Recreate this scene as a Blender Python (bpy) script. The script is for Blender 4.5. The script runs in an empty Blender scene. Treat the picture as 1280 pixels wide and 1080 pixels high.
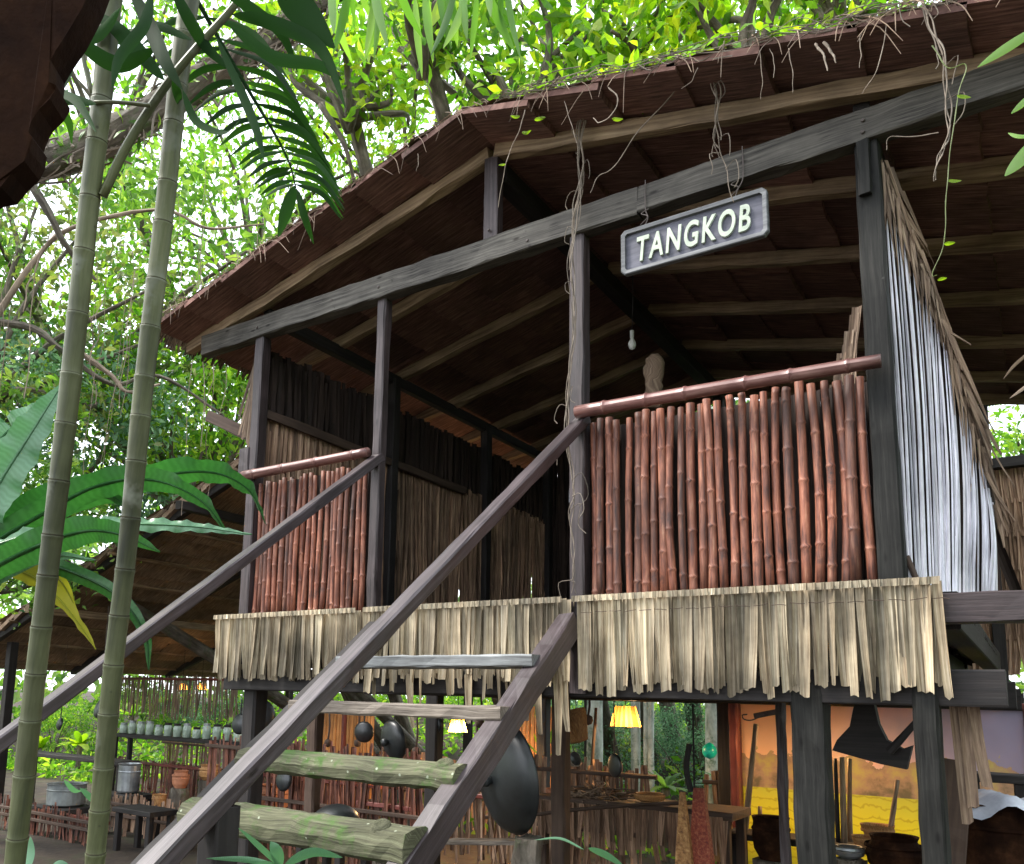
import bpy, math, random
from mathutils import Vector as V, Matrix
random.seed(7)
R=math.radians; rnd=random.random; U=random.uniform; G=random.gauss
S=bpy.context.scene; COL=S.collection
# ---------------------------------------------------------------- camera
CAM=V((2.409,-3.884,-.493)); YAW,PITCH,ROLL=-.622,.155,.026; FOC=1051.7; PX,PY=542.4,708.7
fw=V((math.sin(YAW)*math.cos(PITCH),math.cos(YAW)*math.cos(PITCH),math.sin(PITCH)))
rt=V((math.cos(YAW),-math.sin(YAW),0)); up=rt.cross(fw)
rt,up=math.cos(ROLL)*rt+math.sin(ROLL)*up,-math.sin(ROLL)*rt+math.cos(ROLL)*up
cd=bpy.data.cameras.new('camera'); co=bpy.data.objects.new('camera',cd); COL.objects.link(co)
m=Matrix((rt,up,-fw)).transposed().to_4x4(); m.translation=CAM; co.matrix_world=m
cd.sensor_width=36; cd.lens=FOC/1280*36; cd.shift_x=(640-PX)/1280; cd.shift_y=(PY-540)/1280
cd.clip_start=.05; cd.clip_end=500; S.camera=co
# ---------------------------------------------------------------- world, sun, exposure
SUN_EL,SUN_AZ=R(52),R(238)      # azimuth clockwise from +Y: light comes from behind the camera, a little to the left
w=bpy.data.worlds.new("World"); S.world=w; w.use_nodes=True; nt=w.node_tree; nt.nodes.clear()
sky=nt.nodes.new('ShaderNodeTexSky'); sky.sky_type='NISHITA'; sky.sun_disc=False
sky.sun_elevation=SUN_EL; sky.sun_rotation=SUN_AZ; sky.dust_density=3; sky.air_density=1.2
mixw=nt.nodes.new('ShaderNodeMix'); mixw.data_type='RGBA'; mixw.inputs[0].default_value=.6
mixw.inputs[7].default_value=(14,14.6,15.6,1)     # bright overcast veil
bg=nt.nodes.new('ShaderNodeBackground'); bg.inputs[1].default_value=.11
wo=nt.nodes.new('ShaderNodeOutputWorld')
nt.links.new(sky.outputs[0],mixw.inputs[6]); nt.links.new(mixw.outputs[2],bg.inputs[0]); nt.links.new(bg.outputs[0],wo.inputs[0])
sl=bpy.data.lights.new('sun','SUN'); sl.energy=2.2; sl.angle=R(14); sl.color=(1,.96,.9)
so=bpy.data.objects.new('sun',sl); COL.objects.link(so)
sd=V((math.sin(SUN_AZ)*math.cos(SUN_EL),math.cos(SUN_AZ)*math.cos(SUN_EL),math.sin(SUN_EL)))
so.rotation_euler=sd.to_track_quat('Z','Y').to_euler(); so.location=sd*30
vs=S.view_settings; vs.view_transform='Standard'; vs.look='None'; vs.gamma=1; vs.exposure=1.4
S.render.engine='CYCLES'; S.cycles.max_bounces=7; S.cycles.transparent_max_bounces=8
# ---------------------------------------------------------------- helpers
def ray(px,py): return fw+rt*((px-PX)/FOC)-up*((py-PY)/FOC)
def at(px,py,X=None,Y=None,Z=None,D=None):
    d=ray(px,py)
    t=D if D is not None else (X-CAM.x)/d.x if X is not None else (Y-CAM.y)/d.y if Y is not None else (Z-CAM.z)/d.z
    return CAM+d*t
GZ=-2.1
def props(o,label=None,cat=None,group=None,kind=None):
    if label: o['label']=label
    if cat: o['category']=cat
    if group: o['group']=group
    if kind: o['kind']=kind
    return o
def thing(name,label,cat,loc=(0,0,0),group=None,kind=None):
    o=bpy.data.objects.new(name,None); COL.objects.link(o); o.location=V(loc); o.empty_display_size=.1
    o['_o']=list(V(loc)); return props(o,label,cat,group,kind)
class MB:
    def __init__(s): s.v=[];s.f=[];s.uv=[]
    def add(s,vs,fs,uv=None):
        b=len(s.v); s.v+=[tuple(x) for x in vs]; s.f+=[tuple(b+i for i in f) for f in fs]
        s.uv+=uv if uv else [(x[0],x[2]) for x in vs]
    def build(s,name,mat,parent=None,label=None,cat=None,group=None,kind=None,smooth=False,loc=None):
        if parent is not None: o0=V(parent['_o'])
        elif loc is not None: o0=V(loc)
        else:
            xs=[v[0] for v in s.v];ys=[v[1] for v in s.v];zs=[v[2] for v in s.v]
            o0=V(((min(xs)+max(xs))/2,(min(ys)+max(ys))/2,min(zs)))
        me=bpy.data.meshes.new(name)
        me.from_pydata([(v[0]-o0.x,v[1]-o0.y,v[2]-o0.z) for v in s.v],[],s.f)
        ul=me.uv_layers.new(name='UVMap'); li=[0]*len(me.loops); me.loops.foreach_get('vertex_index',li)
        fl=[];uv=s.uv
        for i in li: fl+=uv[i]
        ul.data.foreach_set('uv',fl)
        me.materials.append(mat)
        if smooth: me.polygons.foreach_set('use_smooth',[True]*len(me.polygons))
        o=bpy.data.objects.new(name,me); COL.objects.link(o); o['_o']=list(o0)
        if parent is not None: o.parent=parent
        else: o.location=o0
        return props(o,label,cat,group,kind)
def rect(w,h,c=.006):
    w/=2;h/=2; c=min(c,w*.6,h*.6)
    return [(w-c,-h),(w,-h+c),(w,h-c),(w-c,h),(-w+c,h),(-w,h-c),(-w,-h+c),(-w+c,-h)]
def circ(n=10): return [(math.cos(2*math.pi*i/n),math.sin(2*math.pi*i/n)) for i in range(n)]
def sweep(mb,pts,prof,sc=None,upv=None,jit=0,u0=None):
    pts=[V(p) for p in pts]; n=len(pts); k=len(prof); vs=[];uv=[];fs=[]
    if u0 is None: u0=U(0,50)
    v0=U(0,10); L=0
    per=[0]
    for i in range(k):
        a=prof[i];b=prof[(i+1)%k]; per.append(per[-1]+math.hypot(a[0]-b[0],a[1]-b[1]))
    t0=(pts[-1]-pts[0]).normalized()
    ref=V(upv) if upv else (V((0,0,1)) if abs(t0.z)<.85 else V((0,1,0)))
    for i,p in enumerate(pts):
        t=(pts[min(i+1,n-1)]-pts[max(i-1,0)]).normalized()
        if i: L+=(p-pts[i-1]).length
        sd_=t.cross(ref)
        if sd_.length<1e-4: sd_=t.cross(V((1,0,0)))
        sd_.normalize(); u2=sd_.cross(t)
        s_=1 if sc is None else (sc[i] if isinstance(sc,(list,tuple)) else sc)
        for j in range(k+1):
            a=prof[j%k]; q=p+sd_*(a[0]*s_)+u2*(a[1]*s_)
            vs.append(q); uv.append((u0+L,v0+per[j]*s_))
    if jit:
        for i in range(n):
            for j in range(k):
                d=V((G(0,jit),G(0,jit),G(0,jit))); vs[i*(k+1)+j]=vs[i*(k+1)+j]+d
                if j==0: vs[i*(k+1)+k]=vs[i*(k+1)+k]+d
    for i in range(n-1):
        for j in range(k):
            a=i*(k+1)+j; fs.append((a,a+1,a+k+2,a+k+1))
    fs.append(tuple(range(k))[::-1]); b=(n-1)*(k+1); fs.append(tuple(b+j for j in range(k)))
    mb.add(vs,fs,uv)
def lin(a,b,n): a=V(a);b=V(b); return [a.lerp(b,i/n) for i in range(n+1)]
def beam(mb,a,b,w,h,n=10,jit=.0015,upv=None,c=.006,bow=0):
    p=lin(a,b,n)
    if bow:
        for i in range(len(p)): p[i]=p[i]+V((0,0,bow*math.sin(math.pi*i/n)))
    sweep(mb,p,rect(w,h,c),upv=upv,jit=jit)
def tube(mb,pts,r,n=8,jit=0,upv=None):
    rr=r if isinstance(r,(list,tuple)) else [r]*len(pts)
    sweep(mb,pts,circ(n),sc=rr,upv=upv,jit=jit)
def spline(pts,n=6):
    pts=[V(p) for p in pts]; P=[pts[0]*2-pts[1]]+pts+[pts[-1]*2-pts[-2]]; out=[]
    for i in range(1,len(P)-2):
        for k in range(n):
            t=k/n; a,b,c,d=P[i-1],P[i],P[i+1],P[i+2]
            out.append(.5*((2*b)+(c-a)*t+(2*a-5*b+4*c-d)*t*t+(3*b-a-3*c+d)*t**3))
    out.append(pts[-1]); return out
def cane(mb,a,b,r,nodes=5,n=12,bend=.01):
    a=V(a);b=V(b); L=(b-a).length; pts=[];rs=[]
    ph=rnd()/nodes; bx,by=G(0,bend),G(0,bend)
    ts=sorted([ (i+U(-.12,.12))/nodes+ph for i in range(nodes)])
    ks=[(0,1.,1)]; last=0
    for t in ts:
        if .05<t<.95 and t-last>.06:
            last=t
            for o_,k_ in ((-.045,1),(-.014,1),(-.006,1.08),(-.0015,1.13),(.0015,1.1),(.006,1.02),(.014,.97),(.045,.98)): ks.append((t+o_/L,k_,o_==-.045))
    ks.append((1,1.,1)); jx=jy=0; dx=dy=0
    for i,(t,k_,first) in enumerate(ks):
        if first: jx+=G(0,.0015); jy+=G(0,.0012)
        s_=math.sin(math.pi*max(0,min(1,t))); pts.append(a.lerp(b,t)+V((bx*s_+jx,by*s_+jy,0))); rs.append(r*k_*(1-.14*t))
    tube(mb,pts,rs,n)
def lathe(mb,c,prof,n=20,axis=(0,0,1),squash=1):
    q=V((0,0,1)).rotation_difference(V(axis)); vs=[];fs=[];uv=[];k=len(prof);c=V(c)
    for i in range(n+1):
        a=2*math.pi*i/n
        for j,(r,z) in enumerate(prof):
            vs.append(c+q@V((r*math.cos(a),r*math.sin(a)*squash,z))); uv.append((i/n*3,j*.1))
    for i in range(n):
        for j in range(k-1): a=i*k+j; fs.append((a,a+k,a+k+1,a+1))
    mb.add(vs,fs,uv)
def strip(mb,top,down,side,L,w,fold=.25,rows=5,taper=.6,curl=0,twist=0,tip=True,sw=.05):
    """one dried leaf strip folded along its middle"""
    top=V(top);down=V(down).normalized();side=V(side).normalized();nrm=side.cross(down)
    vs=[];uv=[];fs=[];u0=U(0,40);v0=U(0,9); ph=U(-1,1); sway=G(0,sw)
    for i in range(rows+1):
        t=i/rows; ww=w*(1-(1-taper)*t**1.6)
        ang=twist*t; sd_=side*math.cos(ang)+nrm*math.sin(ang)
        c=top+down*(L*t)+nrm*(curl*t*t*L)+side*(sway*t*t*L)
        for j,x in enumerate((-1,-.35,.35,1)):
            zz=fold*w*(1 if j in(1,2) else 0)*(1-.3*t)
            q=c+sd_*(ww*.5*x)+nrm*zz
            if i==rows and tip: q=q+down*(U(-.008,.01)*min(1,L*2))
            vs.append(q); uv.append((u0+L*t,v0+x*w*.5))
    for i in range(rows):
        for j in range(3): a=i*4+j; fs.append((a,a+1,a+5,a+4))
    mb.add(vs,fs,uv)
def blade(mb,pts,wf,side,fold=.15,wave=0,nw=8,cols=4):
    """broad leaf along a curve: wf(t) full width, side = sideways direction"""
    pts=[V(p) for p in pts]; n=len(pts)-1; vs=[];uv=[];fs=[]; ph=U(0,6)
    for i,p in enumerate(pts):
        t=i/n; tg=(pts[min(i+1,n)]-pts[max(i-1,0)]).normalized()
        sd_=V(side); sd_=(sd_-tg*sd_.dot(tg)).normalized(); nr=sd_.cross(tg)
        w_=wf(t)
        for j in range(cols+1):
            x=j/cols*2-1
            off=nr*(abs(x)*fold*w_+wave*1.5*w_*abs(x)**1.5*(math.sin(t*nw*6.28+ph+(0 if x<0 else 1.3))+.5*math.sin(t*nw*13.7+ph*2+x)))
            vs.append(p+sd_*(x*w_*.5)+off); uv.append((t*3+ph,x*.5))
    for i in range(n):
        for j in range(cols): a=i*(cols+1)+j; fs.append((a,a+1,a+cols+2,a+cols+1))
    mb.add(vs,fs,uv)
def leaf(mb,p,d,n_,L,W):
    """small leaf of two halves folded along its midrib"""
    s_=d.cross(n_); 
    if s_.length<1e-3: return
    s_.normalize(); n_=s_.cross(d)
    a=p; b=p+d*L*.45+n_*L*.06; c=p+d*L-n_*L*.1
    l=p+d*L*.42+s_*W*.5+n_*W*.22; r_=p+d*L*.42-s_*W*.5+n_*W*.22
    l2=p+d*L*.75+s_*W*.3+n_*W*.1; r2=p+d*L*.75-s_*W*.3+n_*W*.1
    i=len(mb.v); mb.v+=[tuple(a),tuple(b),tuple(c),tuple(l),tuple(r_),tuple(l2),tuple(r2)]
    mb.uv+=[(0,0),(.5,0),(1,0),(.4,.5),(.4,-.5),(.75,.3),(.75,-.3)]
    mb.f+=[(i,i+1,i+3),(i+1,i+2,i+5,i+3),(i,i+4,i+1),(i+1,i+4,i+6,i+2)]
def rdir(zb=0):
    while 1:
        v=V((U(-1,1),U(-1,1),U(-1,1)))
        if .05<v.length<1: v.normalize(); v.z+=zb; return v.normalized()
# ---------------------------------------------------------------- materials
def nodes(name):
    m_=bpy.data.materials.new(name); m_.use_nodes=True; t=m_.node_tree; t.nodes.clear()
    o=t.nodes.new('ShaderNodeOutputMaterial'); return m_,t,o
def ramp(t,cols,a=0,b=1):
    r_=t.nodes.new('ShaderNodeValToRGB'); e=r_.color_ramp.elements; n=len(cols)
    e[0].position=a;e[0].color=(*cols[0],1);e[1].position=b;e[1].color=(*cols[-1],1)
    for i in range(1,n-1):
        x=e.new(a+(b-a)*i/(n-1)); x.color=(*cols[i],1)
    return r_
def noise(t,vec,sc,det=4,rgh=.6):
    n=t.nodes.new('ShaderNodeTexNoise'); n.inputs['Scale'].default_value=sc; n.inputs['Detail'].default_value=det; n.inputs['Roughness'].default_value=rgh
    t.links.new(vec,n.inputs['Vector']); return n
def mixc(t,f,a,b,mode='MIX'):
    x=t.nodes.new('ShaderNodeMix'); x.data_type='RGBA'; x.blend_type=mode
    for s_,i in((f,0),(a,6),(b,7)):
        if hasattr(s_,'is_linked') or hasattr(s_,'links'): t.links.new(s_,x.inputs[i])
        else: x.inputs[i].default_value=s_ if not isinstance(s_,tuple) else (*s_,1)
    return x.outputs[2]
def pm(name,cols,sc=(3,60),coord='UV',rough=.7,bump=.35,isl=.0,spec=.4,rr=(.3,.72),dirt=.35,spots=None,moss=None,dist=.006,metal=0,crack=0):
    m_,t,o=nodes(name); L=t.links.new
    tc=t.nodes.new('ShaderNodeTexCoord'); mp=t.nodes.new('ShaderNodeMapping')
    s3=(sc[0],sc[1],sc[1]) if len(sc)==2 else sc
    mp.inputs['Scale'].default_value=s3
    L(tc.outputs['UV' if coord=='UV' else 'Object'],mp.inputs[0])
    n1=noise(t,mp.outputs[0],1,6,.65); rp=ramp(t,cols,*rr); L(n1.outputs[0],rp.inputs[0]); c=rp.outputs[0]
    geo=t.nodes.new('ShaderNodeNewGeometry')
    n2=noise(t,tc.outputs['Object'],2.3,5,.6)
    if dirt:
        r2=ramp(t,[(1-dirt,)*3,(1+dirt*.5,)*3],.35,.65); L(n2.outputs[0],r2.inputs[0]); c=mixc(t,1.0,c,r2.outputs[0],'MULTIPLY')
    if isl:
        r3=ramp(t,[(1-isl,)*3,(1.,1-isl*.15,1-isl*.25),(1+isl*.5,)*3]); L(geo.outputs['Random Per Island'],r3.inputs[0]); c=mixc(t,1.0,c,r3.outputs[0],'MULTIPLY')
    if crack:
        mp2=t.nodes.new('ShaderNodeMapping'); mp2.inputs['Scale'].default_value=(sc[0]*.7,sc[1]*1.1,1); L(tc.outputs['UV'],mp2.inputs[0])
        nc=noise(t,mp2.outputs[0],1.7,2,.4); rc=ramp(t,[(1,1,1),(.22,.2,.2),(1,1,1)],.46,.54); L(nc.outputs[0],rc.inputs[0])
        nb=noise(t,tc.outputs['Object'],6,2); rb=ramp(t,[(0,0,0),(crack,)*3],.45,.6); L(nb.outputs[0],rb.inputs[0]); c=mixc(t,rb.outputs[0],c,mixc(t,1.0,c,rc.outputs[0],'MULTIPLY'))
        vk=t.nodes.new('ShaderNodeTexVoronoi'); mk=t.nodes.new('ShaderNodeMapping'); mk.inputs['Scale'].default_value=(4,11,1); L(tc.outputs['UV'],mk.inputs[0]); L(mk.outputs[0],vk.inputs['Vector']); vk.inputs['Scale'].default_value=1
        rk=ramp(t,[(.25,.22,.2),(1,1,1)],.05,.12); L(vk.outputs['Distance'],rk.inputs[0]); c=mixc(t,1.0,c,rk.outputs[0],'MULTIPLY')
    if moss:
        n4=noise(t,tc.outputs['Object'],5,5,.7); r4=ramp(t,[(0,0,0),(1,1,1)],moss[1],moss[1]+.12); L(n4.outputs[0],r4.inputs[0]); c=mixc(t,r4.outputs[0],c,moss[0])
    if spots:
        vo=t.nodes.new('ShaderNodeTexVoronoi'); vo.inputs['Scale'].default_value=spots[1]; L(tc.outputs['Object'],vo.inputs['Vector'])
        n5=noise(t,tc.outputs['Object'],30,3); ad=t.nodes.new('ShaderNodeMath'); ad.operation='MULTIPLY_ADD'; ad.inputs[1].default_value=.25; L(n5.outputs[0],ad.inputs[0]); L(vo.outputs['Distance'],ad.inputs[2])
        r5=ramp(t,[(.8,.8,.8),(0,0,0)],spots[2],spots[2]+.05); L(ad.outputs[0],r5.inputs[0]); c=mixc(t,r5.outputs[0],c,spots[0])
    b=t.nodes.new('ShaderNodeBsdfPrincipled'); L(c,b.inputs['Base Color']); b.inputs['Roughness'].default_value=rough
    b.inputs['Specular IOR Level'].default_value=spec; b.inputs['Metallic'].default_value=metal
    if bump:
        bp=t.nodes.new('ShaderNodeBump'); bp.inputs['Strength'].default_value=bump; bp.inputs['Distance'].default_value=dist
        L(n1.outputs[0],bp.inputs['Height']); L(bp.outputs[0],b.inputs['Normal'])
    L(b.outputs[0],o.inputs[0]); return m_
def lm(name,cols,trans=.45,rough=.45,tint=(1.6,1.7,.6),spec=.4,veins=False):
    m_,t,o=nodes(name); L=t.links.new
    geo=t.nodes.new('ShaderNodeNewGeometry'); rp=ramp(t,cols); L(geo.outputs['Random Per Island'],rp.inputs[0])
    tc=t.nodes.new('ShaderNodeTexCoord'); n=noise(t,tc.outputs['Object'],1.1,3); r2=ramp(t,[(.6,.65,.6),(1.25,1.2,1.0)],.35,.65); L(n.outputs[0],r2.inputs[0])
    c=mixc(t,1.0,rp.outputs[0],r2.outputs[0],'MULTIPLY')
    if veins:
        wv=t.nodes.new('ShaderNodeTexWave'); wv.inputs['Scale'].default_value=4.5; wv.inputs['Distortion'].default_value=5; wv.inputs['Detail'].default_value=2; wv.wave_profile='SIN'
        L(tc.outputs['UV'],wv.inputs['Vector']); r3=ramp(t,[(.86,.9,.82),(1.08,1.06,1.05)],.1,.9); L(wv.outputs['Fac'],r3.inputs[0]); c=mixc(t,1.0,c,r3.outputs[0],'MULTIPLY')
    b=t.nodes.new('ShaderNodeBsdfPrincipled'); L(c,b.inputs['Base Color']); b.inputs['Roughness'].default_value=rough; b.inputs['Specular IOR Level'].default_value=spec
    tr=t.nodes.new('ShaderNodeBsdfTranslucent'); L(mixc(t,1.0,c,tint,'MULTIPLY'),tr.inputs[0])
    mx=t.nodes.new('ShaderNodeMixShader'); mx.inputs[0].default_value=trans; L(b.outputs[0],mx.inputs[1]); L(tr.outputs[0],mx.inputs[2]); L(mx.outputs[0],o.inputs[0]); return m_
def emis(name,col,st):
    m_,t,o=nodes(name); e=t.nodes.new('ShaderNodeEmission'); e.inputs[0].default_value=(*col,1); e.inputs[1].default_value=st; t.links.new(e.outputs[0],o.inputs[0]); return m_
M=dict(
 post=pm('post_wood',[(.016,.011,.011),(.045,.031,.031),(.085,.064,.066)],(2.5,70),rough=.5,moss=((.06,.05,.045),.6),crack=.9),
 post_dark=pm('dark_post_wood',[(.006,.006,.005),(.016,.016,.014),(.036,.034,.03)],(2.5,60),spec=.22,rough=.7,spots=((.08,.08,.07),5,.1),crack=.8),
 tie=pm('tie_beam_wood',[(.03,.027,.022),(.088,.08,.068),(.16,.148,.125)],(2,55),spec=.25,rough=.65,spots=((.02,.016,.013),7,.16),crack=1),
 rail=pm('rail_wood',[(.022,.015,.015),(.055,.04,.042),(.1,.082,.088)],(1.8,60),rough=.4,bump=.25,spec=.6,crack=.7),
 rafter=pm('rafter_wood',[(.12,.075,.045),(.29,.2,.12),(.44,.33,.21)],(2,50),rough=.7),
 rustic=pm('brown_rafter_wood',[(.05,.03,.022),(.1,.065,.045)],(2,50),rough=.8),
 black=pm('black_wood',[(.006,.005,.005),(.018,.014,.013),(.03,.026,.024)],(2,50),rough=.7),  # near-black timber tone
 thatch=pm('underside_of_palm_thatch',[(.065,.033,.028),(.2,.105,.085),(.36,.22,.18)],(70,4),rough=.85,bump=.9,isl=.35,dist=.01),
 thatch_brown=pm('brown_thatch',[(.09,.06,.04),(.24,.165,.11),(.4,.3,.21)],(60,4),rough=.85,bump=.9,isl=.35,dist=.01),
 cane=pm('red_brown_cane',[(.035,.012,.008),(.135,.045,.026),(.27,.1,.056),(.43,.23,.145)],(6,60),rough=.58,bump=.6,isl=.5,spec=.5,dirt=.5,moss=((.05,.022,.018),.58)),
 bamboo=pm('red_bamboo_rail',[(.06,.022,.02),(.16,.07,.06),(.32,.19,.16)],(2.5,28),rough=.38,isl=.1,spec=.5),
 skirt=pm('cream_palm_leaf_strips',[(.12,.08,.042),(.42,.355,.24),(.66,.61,.47)],(3,130),rough=.65,bump=.6,isl=.42,dirt=.55,dist=.003),
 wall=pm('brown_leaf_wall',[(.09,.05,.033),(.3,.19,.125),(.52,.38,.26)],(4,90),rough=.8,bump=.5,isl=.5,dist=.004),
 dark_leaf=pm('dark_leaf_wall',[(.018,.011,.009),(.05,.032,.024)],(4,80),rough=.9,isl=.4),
 sticks=pm('pale_leaf_ribs',[(.45,.45,.52),(.78,.79,.88),(.88,.88,.95)],(4,60),rough=.45,isl=.35),
 dry=pm('dry_leaf',[(.09,.06,.045),(.25,.18,.125),(.4,.32,.23)],(5,90),rough=.75,isl=.45),
 mossy=pm('mossy_log',[(.03,.03,.018),(.1,.1,.055),(.19,.2,.12)],(3,70),rough=.85,bump=.9,moss=((.05,.105,.018),.5),spots=((.36,.4,.29),17,.2)),
 tread=pm('grey_tread',[(.1,.1,.1),(.2,.21,.21),(.32,.34,.34)],(3,70),rough=.6,bump=.5),
 treadb=pm('brown_tread',[(.07,.055,.045),(.18,.15,.12),(.28,.24,.2)],(3,70),rough=.75,bump=.9),
 sign=pm('sign_board_grey',[(.04,.04,.055),(.09,.09,.12),(.15,.15,.19)],(3,40),rough=.5,bump=.2,coord='OBJ'),
 signf=pm('sign_frame_grey',[(.06,.062,.066),(.14,.145,.15),(.24,.245,.25)],(3,40),rough=.5,bump=.3,coord='OBJ'),
 cream=pm('cream_letter_paint',[(.36,.42,.33),(.58,.64,.52)],(20,20),coord='OBJ',rough=.5,bump=.2,dirt=.15),
 wire=pm('rusty_wire',[(.06,.05,.045),(.14,.11,.1)],(20,20),rough=.6),
 root=pm('pale_root',[(.08,.065,.045),(.2,.165,.13),(.33,.29,.24)],(4,30),rough=.8,isl=.3),
 bark=pm('bark',[(.05,.04,.03),(.13,.11,.085),(.24,.21,.17)],(4,14),rough=.9,bump=1,dist=.03,moss=((.06,.09,.03),.55)),
 palebark=pm('pale_mottled_bark',[(.2,.24,.2),(.5,.55,.48),(.7,.74,.68)],(4,10),rough=.8,moss=((.12,.2,.12),.52)),
 liana=pm('tan_twig',[(.14,.1,.07),(.34,.27,.2)],(4,20),rough=.9),
 iron=pm('black_iron',[(.008,.01,.011),(.025,.03,.032)],(5,5),coord='OBJ',rough=.38,bump=.15,spec=.6),
 steel=pm('dull_steel',[(.22,.24,.25),(.42,.44,.45)],(5,5),coord='OBJ',rough=.35,metal=.7,bump=.15),
 concrete=pm('grey_render',[(.1,.11,.11),(.22,.24,.23)],(5,5),coord='OBJ',rough=.9,bump=.6),
 clay=pm('terracotta',[(.3,.11,.05),(.5,.22,.12)],(6,6),coord='OBJ',rough=.8),
 orange=pm('lampglow_timber',[(.35,.13,.03),(.6,.26,.07),(.75,.38,.14)],(3,40),rough=.6,isl=.3),  # lamp glow put into the timber colour
 redwood=pm('red_painted_wood',[(.1,.022,.015),(.22,.05,.035)],(3,40),rough=.5),
 woven=pm('woven_rattan',[(.12,.05,.02),(.4,.2,.07),(.65,.4,.16)],(40,40),rough=.7,bump=.8),
 wovenred=pm('red_woven_rattan',[(.1,.02,.015),(.3,.06,.03),(.45,.2,.1)],(55,55),rough=.7,bump=.8),
 soil=pm('forest_soil',[(.02,.014,.01),(.05,.035,.024),(.04,.05,.02)],(3,3,3),coord='OBJ',rough=.95,bump=.8,dist=.03),
 canvas=pm('grey_canvas',[(.3,.32,.38),(.55,.57,.63)],(6,6),coord='OBJ',rough=.8),
 teal=pm('teal_plastic',[(.0,.35,.33),(.02,.55,.5)],(3,3),coord='OBJ',rough=.3,bump=0),
 white=pm('white_glass',[(.75,.75,.72),(.85,.85,.82)],(3,3),coord='OBJ',rough=.3,bump=0),
 glass=pm('jar_glass',[(.3,.42,.34),(.55,.66,.55)],(8,8),coord='OBJ',rough=.15,bump=0,isl=.3,spec=.7),
 rust=pm('rusty_brown_bark',[(.008,.003,.002),(.024,.01,.005),(.06,.026,.012)],(9,9),spec=.08,coord='OBJ',rough=.9,bump=.6,dist=.01),
 stem=pm('ringed_palm_stem',[(.03,.036,.018),(.085,.095,.042),(.15,.16,.085)],(3,34),rough=.5,bump=.3,dirt=.5,moss=((.17,.18,.14),.58),spots=((.03,.03,.015),26,.16)),
 ring=pm('palm_stem_scar',[(.03,.03,.018),(.08,.075,.045)],(3,34),rough=.9,spec=.1),
 leafA=lm('bright_canopy_leaf',[(.05,.14,.015),(.1,.26,.03),(.2,.37,.05),(.36,.46,.1)],.6),
 leafB=lm('mid_green_leaf',[(.04,.11,.02),(.09,.21,.045),(.17,.31,.08),(.3,.4,.16)],.55),
 leafC=lm('bluish_green_leaf',[(.06,.13,.08),(.14,.28,.19),(.3,.46,.34)],.5,tint=(1,1.2,.8)),
 leafD=lm('yellow_green_leaf',[(.07,.18,.012),(.18,.33,.02),(.36,.42,.03)],.62),
 leafE=lm('dull_olive_leaf',[(.07,.1,.04),(.16,.2,.09),(.3,.33,.18)],.45),
 palm=lm('dark_palm_leaf',[(.008,.028,.009),(.018,.06,.016)],.4,.65,veins=False,spec=.08),
 fern=lm('glossy_nest_fern',[(.025,.1,.035),(.045,.15,.05)],.4,.3,tint=(1,1.4,.6),spec=.6,veins=True),
 fernp=lm('pale_nest_fern',[(.09,.22,.13),(.12,.28,.17)],.35,.3,tint=(1,1.2,.8),spec=.6,veins=True),
 yellow=lm('yellowing_fern',[(.3,.32,.04),(.4,.36,.05)],.4,.5),
)
# ---------------------------------------------------------------- ground
def terr(x,y):
    t=max(0,min(1,(y-5.2)/9)); t=t*t*(3-2*t); return GZ+1.5*t+.04*math.sin(x*1.7)*math.sin(y*1.3)-.04
g=MB(); N=90; gv=[]
for i in range(N+1):
    for j in range(N+1):
        x=((i/N*2-1)); y=((j/N*2-1)); x=60*x*abs(x)-2; y=60*y*abs(y)+3
        gv.append((x,y,terr(x,y)))
g.add(gv,[(i*(N+1)+j,(i+1)*(N+1)+j,(i+1)*(N+1)+j+1,i*(N+1)+j+1) for i in range(N) for j in range(N)])
g.build('ground',M['soil'],kind='structure',smooth=True)
# ---------------------------------------------------------------- the stilt hut
W=1.95; X2,X3=-.815,.562; DEP=4.4; HB=2.0
hut=thing('stilt_hut','dark timber stilt hut with red cane railings and a low gabled thatch roof','hut',(0,1,GZ))
def part(name,mat,fn,parent=hut,smooth=False,**k):
    b=MB(); fn(b); return b.build(name,M[mat] if isinstance(mat,str) else mat,parent,smooth=smooth,**k)
# floor
part('floor_deck','black',lambda b:[beam(b,(-W-.1,y,-.045),(W+.22,y,-.045),.17,.035,n=3) for y in [.09+.18*i for i in range(24)]])
for y in (.02,1.5,3.0,4.3):
    part('floor_bearer','black',lambda b:beam(b,(-W-.15,y+.03,-.4),(W+.36,y+.03,-.4),.12,.14,n=6))
for x in (-1.9,-.95,0,.95,1.9):
    part('floor_joist','black',lambda b:beam(b,(x,-.02,-.2),(x,4.5,-.2),.08,.2,n=6))
part('edge_beam','post',lambda b:beam(b,(1.9,.05,-.085),(2.4,.05,-.085),.12,.12,n=4))
part('edge_beam','black',lambda b:beam(b,(2.12,.12,-.085),(2.12,4.4,-.085),.1,.16,n=4))
part('edge_beam','rustic',lambda b:beam(b,at(263,521,Y=.1),at(322,548,Y=.1),.075,.085,n=3))
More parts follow.
